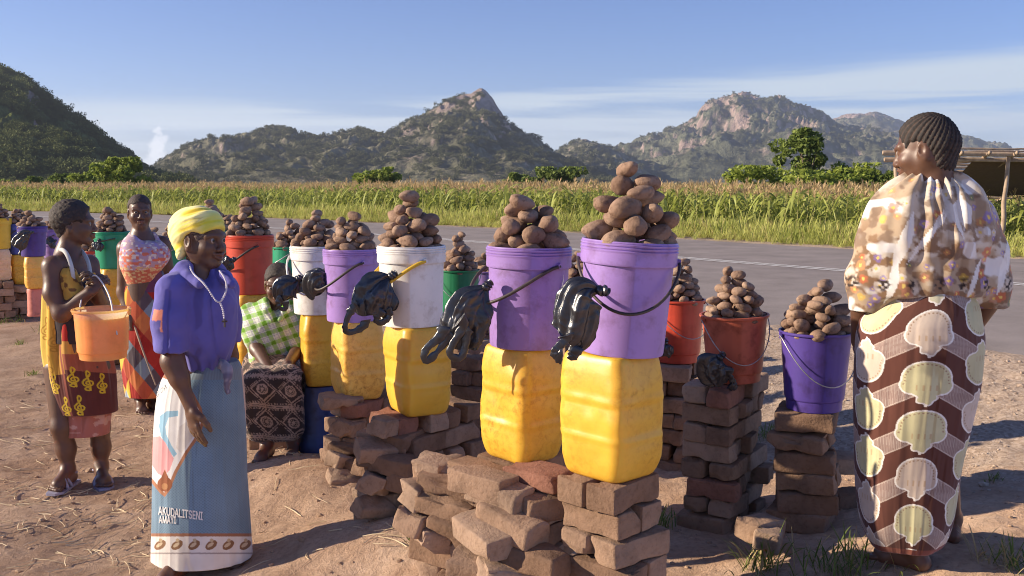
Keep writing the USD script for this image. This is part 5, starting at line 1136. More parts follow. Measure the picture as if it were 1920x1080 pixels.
    for i, s in enumerate(idx):
        col = [(.62, .16, .07), (.22, .16, .48), (.72, .48, .08), (.78, .70, .62), (.46, .20, .12), (.30, .22, .50), (.66, .30, .12), (.16, .22, .10)][rnd.integers(8)]
        R0 = rnd.uniform(.010, .026); near = tree_.query_ball_point(v[s], R0 * 1.5); dv = v[near] - v[s]; dist = np.linalg.norm(dv, axis=1); ang = np.arctan2(dv[:, 2], dv[:, 0] + dv[:, 1] * .5) + rnd.uniform(0, 6)
        edge = R0 * (.72 + .28 * np.abs(np.cos(2.5 * ang))); m2 = smoothstep(0, .004, edge - dist); sub = c[near]
        sub = sub * (1 - m2[:, None] * .62) + np.array(col) * m2[:, None] * .62; m3 = (dist < R0 * .28)[:, None]; sub = np.where(m3, [.75, .55, .15], sub); c[near] = sub
    # pale blade shaped streaks as on the print
    for (px, py, ang, L, W) in [(1672, 450, .25, .11, .022), (1655, 520, .15, .09, .015), (1760, 400, -.4, .10, .010), (1712, 440, .55, .12, .010), (1865, 500, .2, .10, .016), (1880, 470, .1, .08, .012), (1800, 520, .3, .08, .010), (1730, 420, .7, .13, .006), (1775, 385, -.1, .09, .008)]:
        o = J(px, py); dx, dz = v[:, 0] - o[0], v[:, 2] - o[2]; a = dx * math.sin(ang) + dz * math.cos(ang); b = dx * math.cos(ang) - dz * math.sin(ang)
        m2 = (np.abs(b) < W * np.clip(1 - (a / L) ** 2, 0, 1)) & (v[:, 1] < d + .05); paint(c, m2, (.80, .78, .74), .85)
    low = smoothstep(.30, .22, zrel) * smoothstep(.0, .05, zrel); le = np.abs(((v[:, 0] * 11) % 1) - .5); dots = smoothstep(.5, .62, noise(v * 95, 3)) * smoothstep(.30, .12, np.hypot((le) * .9, (np.abs(zrel - .16)) * 3)); paint(c, dots * low, (.05, .035, .03))
    paint(c, smoothstep(.012, .0, np.abs(zrel - .30) * .4) * .0, (.2, .1, .05))
    T.part('blouse', w, CLOTH, True, c)
    # wrap skirt
    def folds(th, V, Z): return .006 * np.sin(th * 5 + 6 * V + .8) * V + .010 * (fbm(np.stack([np.sin(th) * 2.2, np.cos(th) * 2.2, Z * 1.6], -1), 3, 5) - .5) * (.5 + V) + .006 * (ridged(np.stack([np.sin(th) * 4, np.cos(th) * 4, Z * 1.1], -1), 6, 3) - .6)
    sk, col, I, P = loft([(1672, 1812, 528), (1655, 1826, 560), (1614, 1836, 605), (1607, 1840, 640), (1604, 1836, 700), (1604, 1822, 780), (1605, 1806, 860), (1607, 1794, 930), (1614, 1784, 980), (1626, 1770, 1012), (1632, 1762, 1022)], d, 520, 460, .80, folds)
    u, z = I['mu'] + .215, I['z']; c = np.zeros(u.shape + (3,)); DU, DV = .186, .176
    zig = np.abs(((u / (2 * DU)) % 1) - .5) * 2 * DU * 1.05; ph = ((z + zig * .62) / DV) % 1
    c[:] = (.105, .038, .027)
    hatch = .5 + .5 * np.sign(np.sin((u * .8 + z) * 2 * PI / .0085)) * np.sign(np.sin((u * .8 - z) * 2 * PI / .0085))
    paint(c, (ph > .52) & (ph < .93), (.40, .315, .275)); paint(c, ((ph > .52) & (ph < .93)) * hatch, (.17, .08, .065), .75); paint(c, (np.abs(ph - .52) < .012) | (np.abs(ph - .93) < .012), (.50, .40, .34))
    for par in (0, 1):
        i = np.round((u / DU - par) / 2) * 2 + par; cu = u - i * DU; j0 = z + (0.055 if par else 0.0); j = np.round(j0 / DV); cv = (j0 - j * DV) * (-1 if par else 1)
        ir = (i * 3.7 + j * 1.9); sx = 1 + .08 * np.sin(ir * 2.3)
        dd = np.minimum.reduce([np.hypot(cu * sx, (cv + .010) * 1.04) - .070, np.hypot(cu * sx - .001, cv - .052) - .030 - .003 * np.sin(6 * np.arctan2(cv - .047, cu)), np.hypot(np.abs(cu * sx) - .040, cv - .012) - .034, np.maximum(np.abs(cu) - .012 + (cv - .03) * .14, np.maximum(cv - .092, -cv))])
        tone = np.where((np.sin(ir) > -.2)[..., None], [.54, .505, .30], [.58, .475, .385]); tone = np.where((np.sin(ir * 1.7) > .6)[..., None], [.55, .52, .36], tone)
        tone = tone * (1 + .10 * (fbm(np.stack([u * 40, z * 40, 0 * u], -1), 3, 3) - .5)[..., None])
        ins = dd < 0; k = ins[..., None]; c[...] = np.where(k, tone, c); paint(c, (dd < 0) & (dd > -.0055), (.76, .72, .66))
        dash = (np.abs(dd + .0125) < .0022) & (np.sin(np.arctan2(cv, cu) * 34) > .1) & (cv < .012); paint(c, dash, (.33, .22, .14))
        seed_ = (np.abs(cv - .020) < .010) & (np.abs(np.sin(cu * 2 * PI / .036)) > .88) & ins; paint(c, seed_ & (np.abs(cu) < .03), (.42, .27, .15), .6)
    paint(c, I['v'] > .978, (.20, .06, .04))
    T.part('wrap_skirt', sk, CLOTH, True, col(c))
person_blouse()

# ---------- 2: woman in blue with the yellow headscarf
def person_blue():
    d = 4.23; J = lambda x, y, o=0: at(x, y, d + o); gz = float(ground(J(380, 700)[0], d))
    T = Thing('person', 'smiling person in yellow headscarf, blue shirt with red cross patch and long printed skirt', 'person', (J(380, 700)[0], d, gz))
    H = Head(J(379, 449, .0), (.90, -.43, -.02), (.05, 0, 1), .98)
    S = Soft((J(262, 700)[0], d - .42, gz - .04), (J(500, 700)[0], d + .40, J(0, 375)[2]), .0048)
    neck = J(372, 520, .0); H.build(S, neck, 1.0, nr=(.047, .054))
    sr, sl = J(320, 548, -.12), J(420, 548, .11); hip = J(376, 700)
    S.cone(neck, J(378, 580), .055, .085, .05); S.cone(sr, sl, .044, .044, .05); S.cone(J(378, 570), hip, .085, .080, .05)
    er, wr = J(324, 678, -.17), J(357, 762, -.20)
    S.chain([sr, er, wr], [.050, .040, .026], .03); S.cone(er, er + (wr - er) * .35, .041, .040, .03)
    hand(S, wr, J(366, 812, -.205) - wr, (.55, .55, .1), 1, .20, 1.12, .03, .0088)
    el, wl = J(428, 668, .17), J(420, 752, .20); S.chain([sl, el, wl], [.048, .040, .026], .03); hand(S, wl, (0, .02, -1), (-.6, -.6, 0), 1, .4)
    for an, td in ((J(338, 1052, -.06), (-.28, -.9)), (J(412, 1035, .05), (.75, -.55))):
        zg = float(ground(an[0], an[1])) - .006; an[2] = zg + .095; S.chain([hip, an + [0, 0, .38], an], [.09, .052, .036], .03); foot(S, an, td, 1.02, zg)
    m = S.mesh(1); T.part('body', m, SKIN, True, H.tint(m[0]) * np.where((H.local(m[0])[:, 2] > .028)[:, None] & (np.abs(H.local(m[0])[:, 0]) < .055)[:, None], [1.0, 1.0, 1.0], 1.0)); H.eyes(T)
    # greying hair at the temple
    S2 = Soft(H.c - .17, H.c + .17, .0045); S2.ell(H.p(-.012, 0, .034), np.array([.098, .077, .088]) + .0045, H.R, .01); S2.cut_plane(H.p(.062, 0, 0), H.R @ np.array([1, 0, -.15])); S2.cut_plane(H.p(0, 0, -.005), H.R @ np.array([-.25, 0, -1]))
    for g in (-1, 1): S2.ell(H.p(.0, g * .085, -.02), (.034, .03, .05), H.R, .008, True)
    hm = S2.mesh(1); cc = np.where((noise(hm[0] * 130, 2) > .55)[:, None], [7, 6.6, 6.2], [2.0, 1.9, 1.8]); T.part('hair', displace(hm, .004 * (noise(hm[0] * 170, 3) - .5)), HAIR, True, cc)
    # headscarf
    S3 = Soft(H.c - .21, H.c + .21, .0045); S3.ell(H.p(-.018, 0, .046), (.112, .092, .094), H.R, .01); S3.ell(H.p(-.078, 0, .044), (.066, .074, .060), H.R, .05)
    S3.cone(H.p(-.085, -.02, .01), H.p(-.062, -.056, -.072), .045, .018, .03); S3.cone(H.p(-.09, .01, .02), H.p(-.10, -.02, -.045), .045, .022, .03)
    S3.cut_plane(H.p(.082, 0, .050), H.R @ np.array([.62, 0, -.72]))
    for g in (-1, 1): S3.ell(H.p(.035, g * .09, -.035), (.075, .05, .075), H.R, .012, True)
    S3.ell(H.p(.03, 0, -.06), (.09, .085, .10), H.R, .02, True)
    sm = S3.mesh(1); q = H.local(sm[0]); ang = (q[:, 2] * .8 - q[:, 0] * .60 + .012 * np.sin(q[:, 0] * 25)); r1 = ridged(np.stack([ang * 40, q[:, 1] * 4, q[:, 0] * 4], -1), 3, 3); r2 = ridged(np.stack([ang * 55, q[:, 1] * 9, q[:, 0] * 9], -1), 4, 2)
    cs = np.zeros_like(q); cs[:] = (.80, .62, .06); paint(cs, smoothstep(.60, .85, r1), (.86, .80, .38), .85); paint(cs, smoothstep(.58, .40, r1), (.66, .42, .02), .8); paint(cs, smoothstep(.5, .3, r2), (.62, .40, .02), .6); paint(cs, smoothstep(.045, .075, q[:, 0]) * .6, (.55, .55, .02))
    T.part('headscarf', displace(sm, .013 * (r1 - .6) + .007 * (r2 - .55) + .006 * (fbm(q * 14, 2, 9) - .5)), CLOTH, True, cs)
    # shirt
    B = Soft((J(268, 600)[0], d - .36, J(0, 705)[2]), (J(480, 600)[0], d + .36, J(0, 478)[2]), .0048)
    B.cone(J(352, 512, -.03), J(400, 512, .03), .055, .055, .04); B.cone(J(328, 542, -.11), J(420, 540, .10), .056, .054, .05)
    B.chain([J(376, 550), J(379, 610, -.01), J(382, 692, .0)], [.110, .120, .100], .05); B.cone(J(394, 572, -.05), J(396, 640, -.04), .088, .080, .05); B.cone(J(410, 574, .02), J(406, 620, .02), .070, .066, .05); B.cut_plane(J(380, 688), (0, 0, -1))
    main = B.D.copy(); B.D[:] = .3; B.chain([J(322, 544, -.12), J(319, 600, -.15), J(321, 668, -.17)], [.060, .066, .066], .04)
    B.chain([J(420, 544, .11), J(424, 600, .14), J(426, 668, .16)], [.056, .058, .058], .04); B.cut_plane(J(318, 656, -.15), (-.05, 0, -1)); t_ = np.clip(.035 - np.abs(B.D - main), 0, None); B.D = np.minimum(B.D, main) - t_ * t_ / .14
    B.ell(neck + [0, 0, .03], (.060, .060, .06), None, .012, True); B.cone(neck + np.array([.03, -.05, .03]), J(404, 540, -.14), .035, .018, .015, cut=True)
    # collar flaps
    for pts in ([J(344, 503, -.05), J(352, 520, -.10), J(374, 532, -.145)], [J(344, 503, -.05), J(330, 518, -.03), J(322, 532, -.02)], [J(404, 506, .02), J(422, 518, -.04), J(434, 532, -.08)], [J(400, 505, .05), J(416, 520, .06), J(424, 530, .08)]):
        B.chain(pts, [.022, .026, .016], .010)
    B.cone(J(340, 504, -.05), J(352, 498, .05), .020, .020, .015); B.cone(J(352, 498, .05), J(400, 502, .06), .02, .02, .015)
    w = B.mesh(1); v = w[0]
    sleeve_end = (v[:, 2] < J(0, 655)[2]) & (v[:, 0] < J(335, 655)[0])
    dr = (.011 * (ridged(v * np.array([8, 8, 6]), 12, 3) - .62) + .005 * (ridged(v * np.array([19, 19, 13]), 13, 2) - .6)) * smoothstep(J(0, 688)[2], J(0, 668)[2], v[:, 2])
    waist = smoothstep(J(0, 640)[2], J(0, 688)[2], v[:, 2]) * .006 * np.sin(np.arctan2(v[:, 1] - d, v[:, 0] - J(378, 680)[0]) * 15 + 4 * noise(v * 12, 2))
    o = J(398, 560); plk = -.006 * np.exp(-((v[:, 0] - (J(412, 600)[0] - .06 * (v[:, 2] - o[2]))) / .006) ** 2) * (v[:, 1] < d - .03) * (v[:, 2] < J(0, 545)[2])
    seam = -.006 * np.exp(-((np.hypot(v[:, 0] - J(346, 600)[0], 0) ) / .007) ** 2) * (v[:, 2] > J(0, 650)[2]) * (v[:, 2] < J(0, 535)[2]) * (v[:, 1] < d)
    w = displace(w, dr + waist + plk + seam); v = w[0]
    c = np.zeros_like(v); c[:] = (.115, .105, .36); X, Z = v[:, 0] - J(317, 590, -.2)[0], v[:, 2]
    sl_ = (v[:, 1] < d - .12) & (v[:, 0] < J(340, 600)[0])
    tiltx = X - .10 * (Z - J(0, 590, -.2)[2])
    paint(c, sl_ & (np.abs(tiltx) < .022) & (Z < J(0, 547, -.2)[2]) & (Z > J(0, 622, -.2)[2]), (.70, .25, .17)); paint(c, sl_ & (np.abs(Z - J(0, 590, -.2)[2]) < .022) & (tiltx > -.065) & (tiltx < .052), (.70, .24, .16))
    paint(c, sl_ & (np.abs(Z - J(0, 590, -.2)[2]) < .018) & (tiltx > .014) & (tiltx < .06), (.42, .035, .025))
    T.part('shirt', w, SHIRT, True, c)
    # rosary
    bd = []; path = spline([J(356, 498, -.07), J(372, 522, -.15), J(392, 545, -.185), J(412, 566, -.19), J(420, 556, -.175), J(424, 530, -.13), J(412, 508, -.06)], 60)
    ic = trimesh.creation.icosphere(1, .0042)
    for p in path: bd.append((ic.vertices + p, ic.faces))
    for p in spline([J(412, 566, -.19), J(418, 582, -.195), J(420, 596, -.195)], 9): bd.append((ic.vertices + p, ic.faces))
    T.part('rosary', cat(bd), BEAD, True)
    a = J(421, 598, -.198); T.part('pendant_cross', cat([tube([a, a - [0, 0, .034]], [.004, .004], 6), tube([a + [-.011, 0, -.010], a + [.011, 0, -.010]], [.004, .004], 6)]), DARKWOOD)
    # printed skirt
    def folds(th, V, Z): return .008 * (fbm(np.stack([np.sin(th) * 2.5, np.cos(th) * 2.5, Z * 1.4], -1), 3, 15) - .5) * (.6 + V) + .007 * (ridged(np.stack([np.sin(th) * 3.4, np.cos(th) * 3.4, Z * .7], -1), 16, 3) - .62) + .006 * np.sin(th * 9 + 2 * V) * np.clip(.12 - V, 0, 1) * 8
    rows = [(336, 445, 676), (318, 452, 690), (302, 456, 720), (293, 459, 770), (289, 461, 830), (287, 464, 900), (286, 469, 960), (284, 473, 1015), (283, 475, 1042)]
    sk, col, I, P = loft(rows, d, 560, 520, .80, folds, cdd=0.02)
    pyv = py_of(I['z'], I['P'][..., 1]); frm = np.cos(I['th'] - .28) > .02
    yl = np.array([r[2] for r in rows], float); Lf = PchipInterpolator(yl, [r[0] for r in rows])(np.clip(pyv, 676, 1042)); Rt = PchipInterpolator(yl, [r[1] for r in rows])(np.clip(pyv, 676, 1042))
    sidepx = px_of(I['P']); pxv = np.where(np.cos(I['th'] - .28) > 0, sidepx, np.where(np.sin(I['th']) < 0, Lf - 8 - (np.abs(I['th']) - PI / 2 + .28) * 60, Rt + 8 + (np.abs(I['th']) - PI / 2 - .28) * 60))   # print laid flat over the visible half, carried on round the back
    c = np.zeros(pxv.shape + (3,)); c[:] = (.16, .245, .325)
    dots = (np.sin(I['mu'] * 2 * PI / .012) * np.sin(I['z'] * 2 * PI / .012) > .35); paint(c, dots, (.115, .17, .235), .8)
    paint(c, pyv < 712, (.19, .24, .28)); paint(c, (pyv < 712) & (np.sin(I['mu'] * 2 * PI / .014) > 0), (.16, .20, .24), .7)
    med = Polygon([(250, 700), (300, 700), (338, 714), (362, 735), (378, 765), (383, 792), (374, 818), (352, 850), (332, 886), (318, 920), (309, 932), (300, 925), (280, 900), (262, 860), (250, 800)]).buffer(6).buffer(-6)
    paint(c, in_poly(pxv, pyv, med), (.36, .16, .085)); paint(c, in_poly(pxv, pyv, med.buffer(-6)), (.70, .68, .66)); 
    paint(c, in_poly(pxv, pyv, Polygon([(352, 738), (366, 758), (374, 790), (368, 800), (358, 775), (346, 748)])), (.36, .34, .42)); 
    paint(c, in_poly(pxv, pyv, Polygon([(300, 780), (312, 771), (334, 770), (334, 780), (316, 783), (310, 800), (312, 815), (322, 836), (332, 851), (326, 857), (314, 842), (302, 818), (298, 800)])), (.26, .44, .56))
    paint(c, in_poly(pxv, pyv, Polygon([(262, 822), (300, 818), (310, 830), (326, 860), (318, 882), (306, 893), (296, 888), (270, 850)])), (.70, .33, .33))
    paint(c, in_poly(pxv, pyv, Polygon([(336, 800), (372, 776), (376, 800), (360, 822), (340, 850), (330, 840)])), (.56, .50, .44), .55)
    paint(c, in_poly(pxv, pyv, Point(309, 908).buffer(14).union(Polygon([(298, 905), (309, 880), (320, 905)]))), (.26, .085, .035)); paint(c, in_poly(pxv, pyv, Point(309, 912).buffer(6)), (.40, .19, .08))
    paint(c, (pyv > 1000) & (pyv < 1006), (.30, .14, .08)); paint(c, pyv >= 1006, (.66, .61, .56)); paint(c, (pyv > 1036) & (pyv < 1039), (.35, .30, .28))
    for k in range(-3, 9):
        x0 = 300 + 32 * k; e = ((pxv - x0) * .82 - (pyv - 1022) * .55); f = ((pxv - x0) * .55 + (pyv - 1022) * .82)
        paint(c, (e / 12) ** 2 + (f / 7.5) ** 2 < 1, (.23, .12, .06)); paint(c, ((e + 1) / 7) ** 2 + ((f + 1) / 3) ** 2 < 1, (.56, .43, .28)); paint(c, (pxv - x0 - 1) ** 2 + (pyv - 1013) ** 2 < 12, (.48, .36, .22))
    paint(c, in_poly(pxv, pyv, Polygon([(452, 690), (475, 690), (480, 800), (470, 860), (462, 800)])), (.55, .42, .34)); 
    T.part('skirt', sk, CLOTH, True, col(c))
    skp = T.path + '/skirt'
    # lettering printed on the cloth, wrapped round it
    kd = cKDTree(np.stack([pxv[frm], pyv[frm]], -1)); Pf = P[frm]; nf = None
    cen = np.array([J(380, 900)[0], d + .02])
    def lettering(text, x0, x1, y0, hpx, slope=0.0, bold=True, arc=0.0):
        m = meshkit.text_mesh(text, 1.0, .001, bold); v = np.array(m.vertices); wd = v[:, 0].max(); v[:, 0] *= (x1 - x0) / wd
        px = x0 + v[:, 0]; py = y0 - v[:, 1] * hpx + slope * v[:, 0] + arc * v[:, 0] ** 2; _, ii = kd.query(np.stack([px, py], -1)); b = Pf[ii].copy()
        dx = (px - pxv[frm][ii]) / F * d; b[:, 2] += -(py - pyv[frm][ii]) / F * d
        r = b[:, :2] - cen; r /= np.linalg.norm(r, axis=1, keepdims=True); tdir = np.stack([-r[:, 1], r[:, 0]], -1) * np.sign(-r[:, 1])[:, None]
        b[:, :2] += tdir * dx[:, None] / np.clip(np.abs(tdir[:, 0]), .35, 1)[:, None] + r * (.0025 + .001 * (v[:, 2] > .0005))[:, None]
        T.part('lettering', (b, m.faces), LETTER, under=skp)
    lettering('AKUDALITSENI', 298, 380, 964, 15, .13); lettering('AMAYI', 299, 331, 980, 13, .04); lettering("US DA", 287, 312, 752, 9, -1.0, False)
    # knotted waist end with a small cloth tie
    a = J(424, 690, -.14); tie = tube(spline([a + [-.03, .0, .02], a, a + [.012, -.02, -.03], a + [.005, -.015, -.075], a + [.012, -.012, -.105]], 16), np.interp(np.linspace(0, 1, 16), [0, .3, .6, 1], [.02, .026, .016, .010]), 8)
    tie = displace(tie, .006 * (noise(tie[0] * 90, 2) - .5)); T.part('knotted_end', tie, CLOTH, True, np.where((noise(tie[0] * 60, 5) > .5)[:, None], [.30, .27, .32], [.14, .13, .20]))
LETTER = stain('white_cloth_print', [(.3, (.62, .60, .58)), (.7, (.74, .72, .7))], scale=40, rough=.9)
person_blue()

# ---------- 3: woman at the left in the yellow wrap, holding a bucket
def clef_dist(u, v, k):
    """distance to a treble clef of height k centred on the origin"""
    pts = np.array([(.06, -.42), (-.06, -.47), (-.13, -.40), (-.06, -.33), (.03, -.36), (.06, -.45), (.02, .1), (-.02, .35), (.03, .48), (.10, .40), (.07, .25), (-.08, .08), (-.19, -.06), (-.16, -.20), (-.02, -.27), (.14, -.22), (.18, -.10), (.08, -.01), (-.04, -.04), (-.07, -.13), (-.01, -.18)]) * k
    c = spline(pts, 70); t = cKDTree(c); return t.query(np.stack([u, v], -1).reshape(-1, 2))[0].reshape(u.shape)
def person_yellow():
    d = 5.47; J = lambda x, y, o=0: at(x, y, d + o); gz = float(ground(J(150, 700)[0], d))
    T = Thing('person', 'short haired person in a yellow and brown wrap holding an orange bucket', 'person', (J(150, 700)[0], d, gz))
    H = Head(J(139, 419, .0), (.965, .22, .0), (.06, 0, 1), .98)
    S = Soft((J(60, 700)[0], d - .45, gz - .04), (J(240, 700)[0], d + .40, J(0, 368)[2]), .0058)
    neck = J(128, 482); H.build(S, neck, nr=(.050, .058))
    sr, sl = J(100, 500, -.14), J(166, 496, .14); hip = J(146, 690)
    S.cone(neck, J(136, 560), .07, .12, .05); S.cone(sr, sl, .052, .052, .05); S.cone(J(136, 550), hip, .12, .12, .06)
    er, wr = J(116, 588, -.20), J(168, 548, -.20); S.chain([sr, J(100, 550, -.18), er, wr], [.055, .048, .044, .030], .03); hand(S, wr, J(190, 522, -.16) - wr, (.2, .8, -.2), 1, .55, 1.0, .06)
    el, wl = J(190, 572, .06), J(180, 542, -.12); S.chain([sl, el, wl], [.050, .042, .030], .03); hand(S, wl, J(176, 520, -.17) - wl, (-.6, -.2, -.3), -1, .75, 1.0, .06)
    fd = []
    for kx, an, td in ((116, J(128, 898, -.06), (-.05, -.95)), (186, J(190, 885, .05), (.45, -.85))):
        zg = float(ground(an[0], an[1])) + .012; an[2] = zg + .088; S.chain([hip + [(.09 if kx > 150 else -.09), 0, 0], J(kx, 800, an[1] - d), (J(kx, 800, an[1] - d) * .45 + an * .55) + [0, .012, 0], an], [.095, .056, .050, .034], .03); foot(S, an, td, 1.0, zg); fd.append((an, td, zg))
    m = S.mesh(1); T.part('body', m, SKIN, True, H.tint(m[0])); H.eyes(T)
    for an, td, zg in fd:
        dv = unit([td[0], td[1], 0]); sv = np.array([-dv[1], dv[0], 0]); b = np.array([an[0], an[1], zg]); out = []
        sole = Polygon([(-.075, -.03), (-.08, 0), (-.075, .03), (.05, .040), (.15, .048), (.185, .02), (.18, -.03), (.10, -.048)]).buffer(.004); ex = trimesh.creation.extrude_polygon(sole, .014, engine='earcut'); q = np.array(ex.vertices); T.part('sandal_sole', (b + q[:, :1] * dv + q[:, 1:2] * sv + [0, 0, -.012] + q[:, 2:] * [0, 0, 1], ex.faces), RUBBER)
        for f0, f1 in ((.055, .10), (.10, .055)): out.append(tube(spline([b + dv * f0 + sv * .048 + [0, 0, .004], b + dv * (f0 + f1) / 2 + [0, 0, .066], b + dv * f1 - sv * .048 + [0, 0, .004]], 14), .010, 8, True, (np.array([0, 0, 1.0]), .6)))
        out.append(tube(spline([b - dv * .02 + sv * .04 + [0, 0, .06], b + dv * .05 + [0, 0, .085], b - dv * .02 - sv * .04 + [0, 0, .06]], 12), .008, 8, True))
        T.part('sandal_strap', cat(out), RUBBER, True)
    hm = Soft(H.c - .18, H.c + .18, .005); hm.ell(H.p(-.014, 0, .038), (.112, .090, .098), H.R, .01); hm.cone(H.p(-.06, 0, 0), H.p(-.055, 0, -.05), .058, .040, .03); hm.cut_plane(H.p(.070, 0, .05), H.R @ np.array([.92, 0, -.32]))
    for g in (-1, 1): hm.ell(H.p(.035, g * .09, -.045), (.05, .045, .065), H.R, .012, True)
    q = hm.mesh(1); T.part('hair', displace(q, .010 * (fbm(q[0] * 70, 3, 2) - .5)), HAIR, True, np.full_like(q[0], 1.0) * [1.25, 1.05, 1.0])
    # dark bodice under the wrap, its pale straps
    B = Soft((J(80, 600)[0], d - .3, J(0, 640)[2]), (J(215, 600)[0], d + .3, J(0, 500)[2]), .006); B.cone(J(128, 548, -.02), J(158, 545, .04), .112, .105, .05); B.cone(J(140, 560), J(144, 640), .125, .125, .05)
    b = B.mesh(1); T.part('bodice', displace(b, .008 * (ridged(b[0] * 11, 3, 3) - .6)), CLOTH, True, np.full_like(b[0], 1) * [.035, .025, .03])
    for pts in ([J(114, 468, -.09), J(128, 482, -.155), J(134, 500, -.175), J(138, 530, -.16)], [J(150, 468, .03), J(160, 480, -.02), J(166, 494, -.06), J(170, 530, -.08)]):
        p = spline(pts, 14); T.part('strap', tube(p, .011, 8, True, (unit([.3, -.9, .2]), .3)), CLOTH, True, np.full((14 * 8 + 2, 3), 1.0) * [.52, .52, .50])
    # wrap: yellow over dark brown with clefs, and a faded petticoat
    def folds(th, V, Z): return .012 * (ridged(np.stack([np.sin(th) * 3.6, np.cos(th) * 3.6, Z * .8], -1), 26, 3) - .6) + .010 * np.sin(th * 11 + 2.5 * V) * smoothstep(.7, .2, np.abs(V - .3))
    und, colu, Iu, Pu = loft([(104, 200, 700), (102, 206, 760), (102, 204, 812)], d, 160, 60, .72, folds, cdd=.02)
    cu = np.zeros(Iu['th'].shape + (3,)); cu[:] = (.40, .145, .11); paint(cu, noise(np.stack([Iu['mu'] * 30, Iu['z'] * 60, 0 * Iu['z']], -1), 3) > .72, (.55, .30, .24)); T.part('petticoat', und, CLOTH, True, colu(cu))
    wr_, colw, I, P = loft([(92, 172, 512), (86, 178, 540), (84, 188, 590), (84, 200, 650), (90, 214, 700), (98, 218, 740), (106, 220, 770)], d, 420, 380, .78, folds, cdd=.01)
    th, z = I['th'], I['z']; py = py_of(z, I['P'][..., 1]); c = np.zeros(th.shape + (3,)); s_ = np.sin(th)
    c[:] = (.62, .36, .045)
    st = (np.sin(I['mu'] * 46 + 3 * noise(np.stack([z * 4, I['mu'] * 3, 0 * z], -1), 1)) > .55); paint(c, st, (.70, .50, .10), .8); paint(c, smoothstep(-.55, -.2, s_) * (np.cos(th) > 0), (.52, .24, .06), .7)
    paint(c, (np.cos(th) > 0) & (s_ > -.05) & (py > 560) & (py < 640), (.42, .03, .025))
    brown = (np.cos(th) > -.3) & (((s_ > -.62) & (py > 700 - 8 * s_)) | ((s_ > -.1) & (py > 664))); 
    paint(c, brown & (py < 694 + 8 * s_) & (s_ > -.1), (.34, .10, .055)); paint(c, brown & (py >= 694 + 6 * s_), (.115, .03, .024))
    paint(c, (np.abs(s_ + .16) < .035) & (py > 640), (.30, .085, .06))
    uu = I['mu']; kk = [(-.52, 722), (.10, 708), (.48, 716), (.80, 724), (-.28, 765), (.15, 762)]
    for s0, y0 in kk:
        th0 = math.asin(s0); u0 = th0 * (I['mu'] / np.where(np.abs(th) < 1e-6, 1e-6, th)).mean(); z0 = z_at(y0, d - .15)
        near = (np.abs(uu - u0) < .08) & (np.abs(z - z0) < .09); dd = clef_dist(uu[near] - u0, z[near] - z0, .112); cn = c[near]; cn[dd < .0042] = (.62, .42, .03); c[near] = cn
    for s0, y0 in ((-.5, 560), (-.75, 620), (-.35, 640), (-.6, 690)):
        th0 = math.asin(s0); u0 = th0 * (I['mu'] / np.where(np.abs(th) < 1e-6, 1e-6, th)).mean(); z0 = z_at(y0, d - .15)
        near = (np.abs(uu - u0) < .08) & (np.abs(z - z0) < .09); dd = clef_dist(uu[near] - u0, z[near] - z0, .13); cn = c[near]; cn[dd < .004] = (.42, .22, .03); c[near] = cn
    T.part('wrap', wr_, CLOTH, True, colw(c))
    # loose end tucked at the chest
    k = Soft((J(105, 600)[0], d - .40, J(0, 590)[2]), (J(200, 600)[0], d + .1, J(0, 500)[2]), .006); k.cone(J(128, 515, -.14), J(140, 560, -.15), .045, .060, .03); km = k.mesh(1)
    T.part('tucked_end', displace(km, .010 * (ridged(km[0] * 13, 6, 3) - .6)), CLOTH, True, np.where((noise(km[0] * 40, 3) > .66)[:, None], [.20, .09, .03], [.58, .33, .06]))
person_yellow()
dB = 5.16
Bk = stall_bucket('open', 188, dB, 578, 671, 105, ORANGE, 'translucent orange yellow bucket hanging from the hand of the person in the yellow wrap', (0, 0), taper=.80, has_handle=False)
hp = Bk[1] + [0, 0, Bk[2]]; topw = at(177, 516, 5.29)
Tp = np.array([topw]); wire = spline([hp + [-.14, .02, -.01], hp + [-.13, .02, .05], topw + [-.03, .0, -.03], topw, topw + [.03, -.01, -.02], hp + [.085, -.05, .06], hp + [.11, -.08, -.01]], 40)
pw = numbered(Bk[0].path, 'handle'); put(pw, (tube(wire, .0042, 8)[0] - Bk[0].loc, tube(wire, .0042, 8)[1]), WHITE, True)

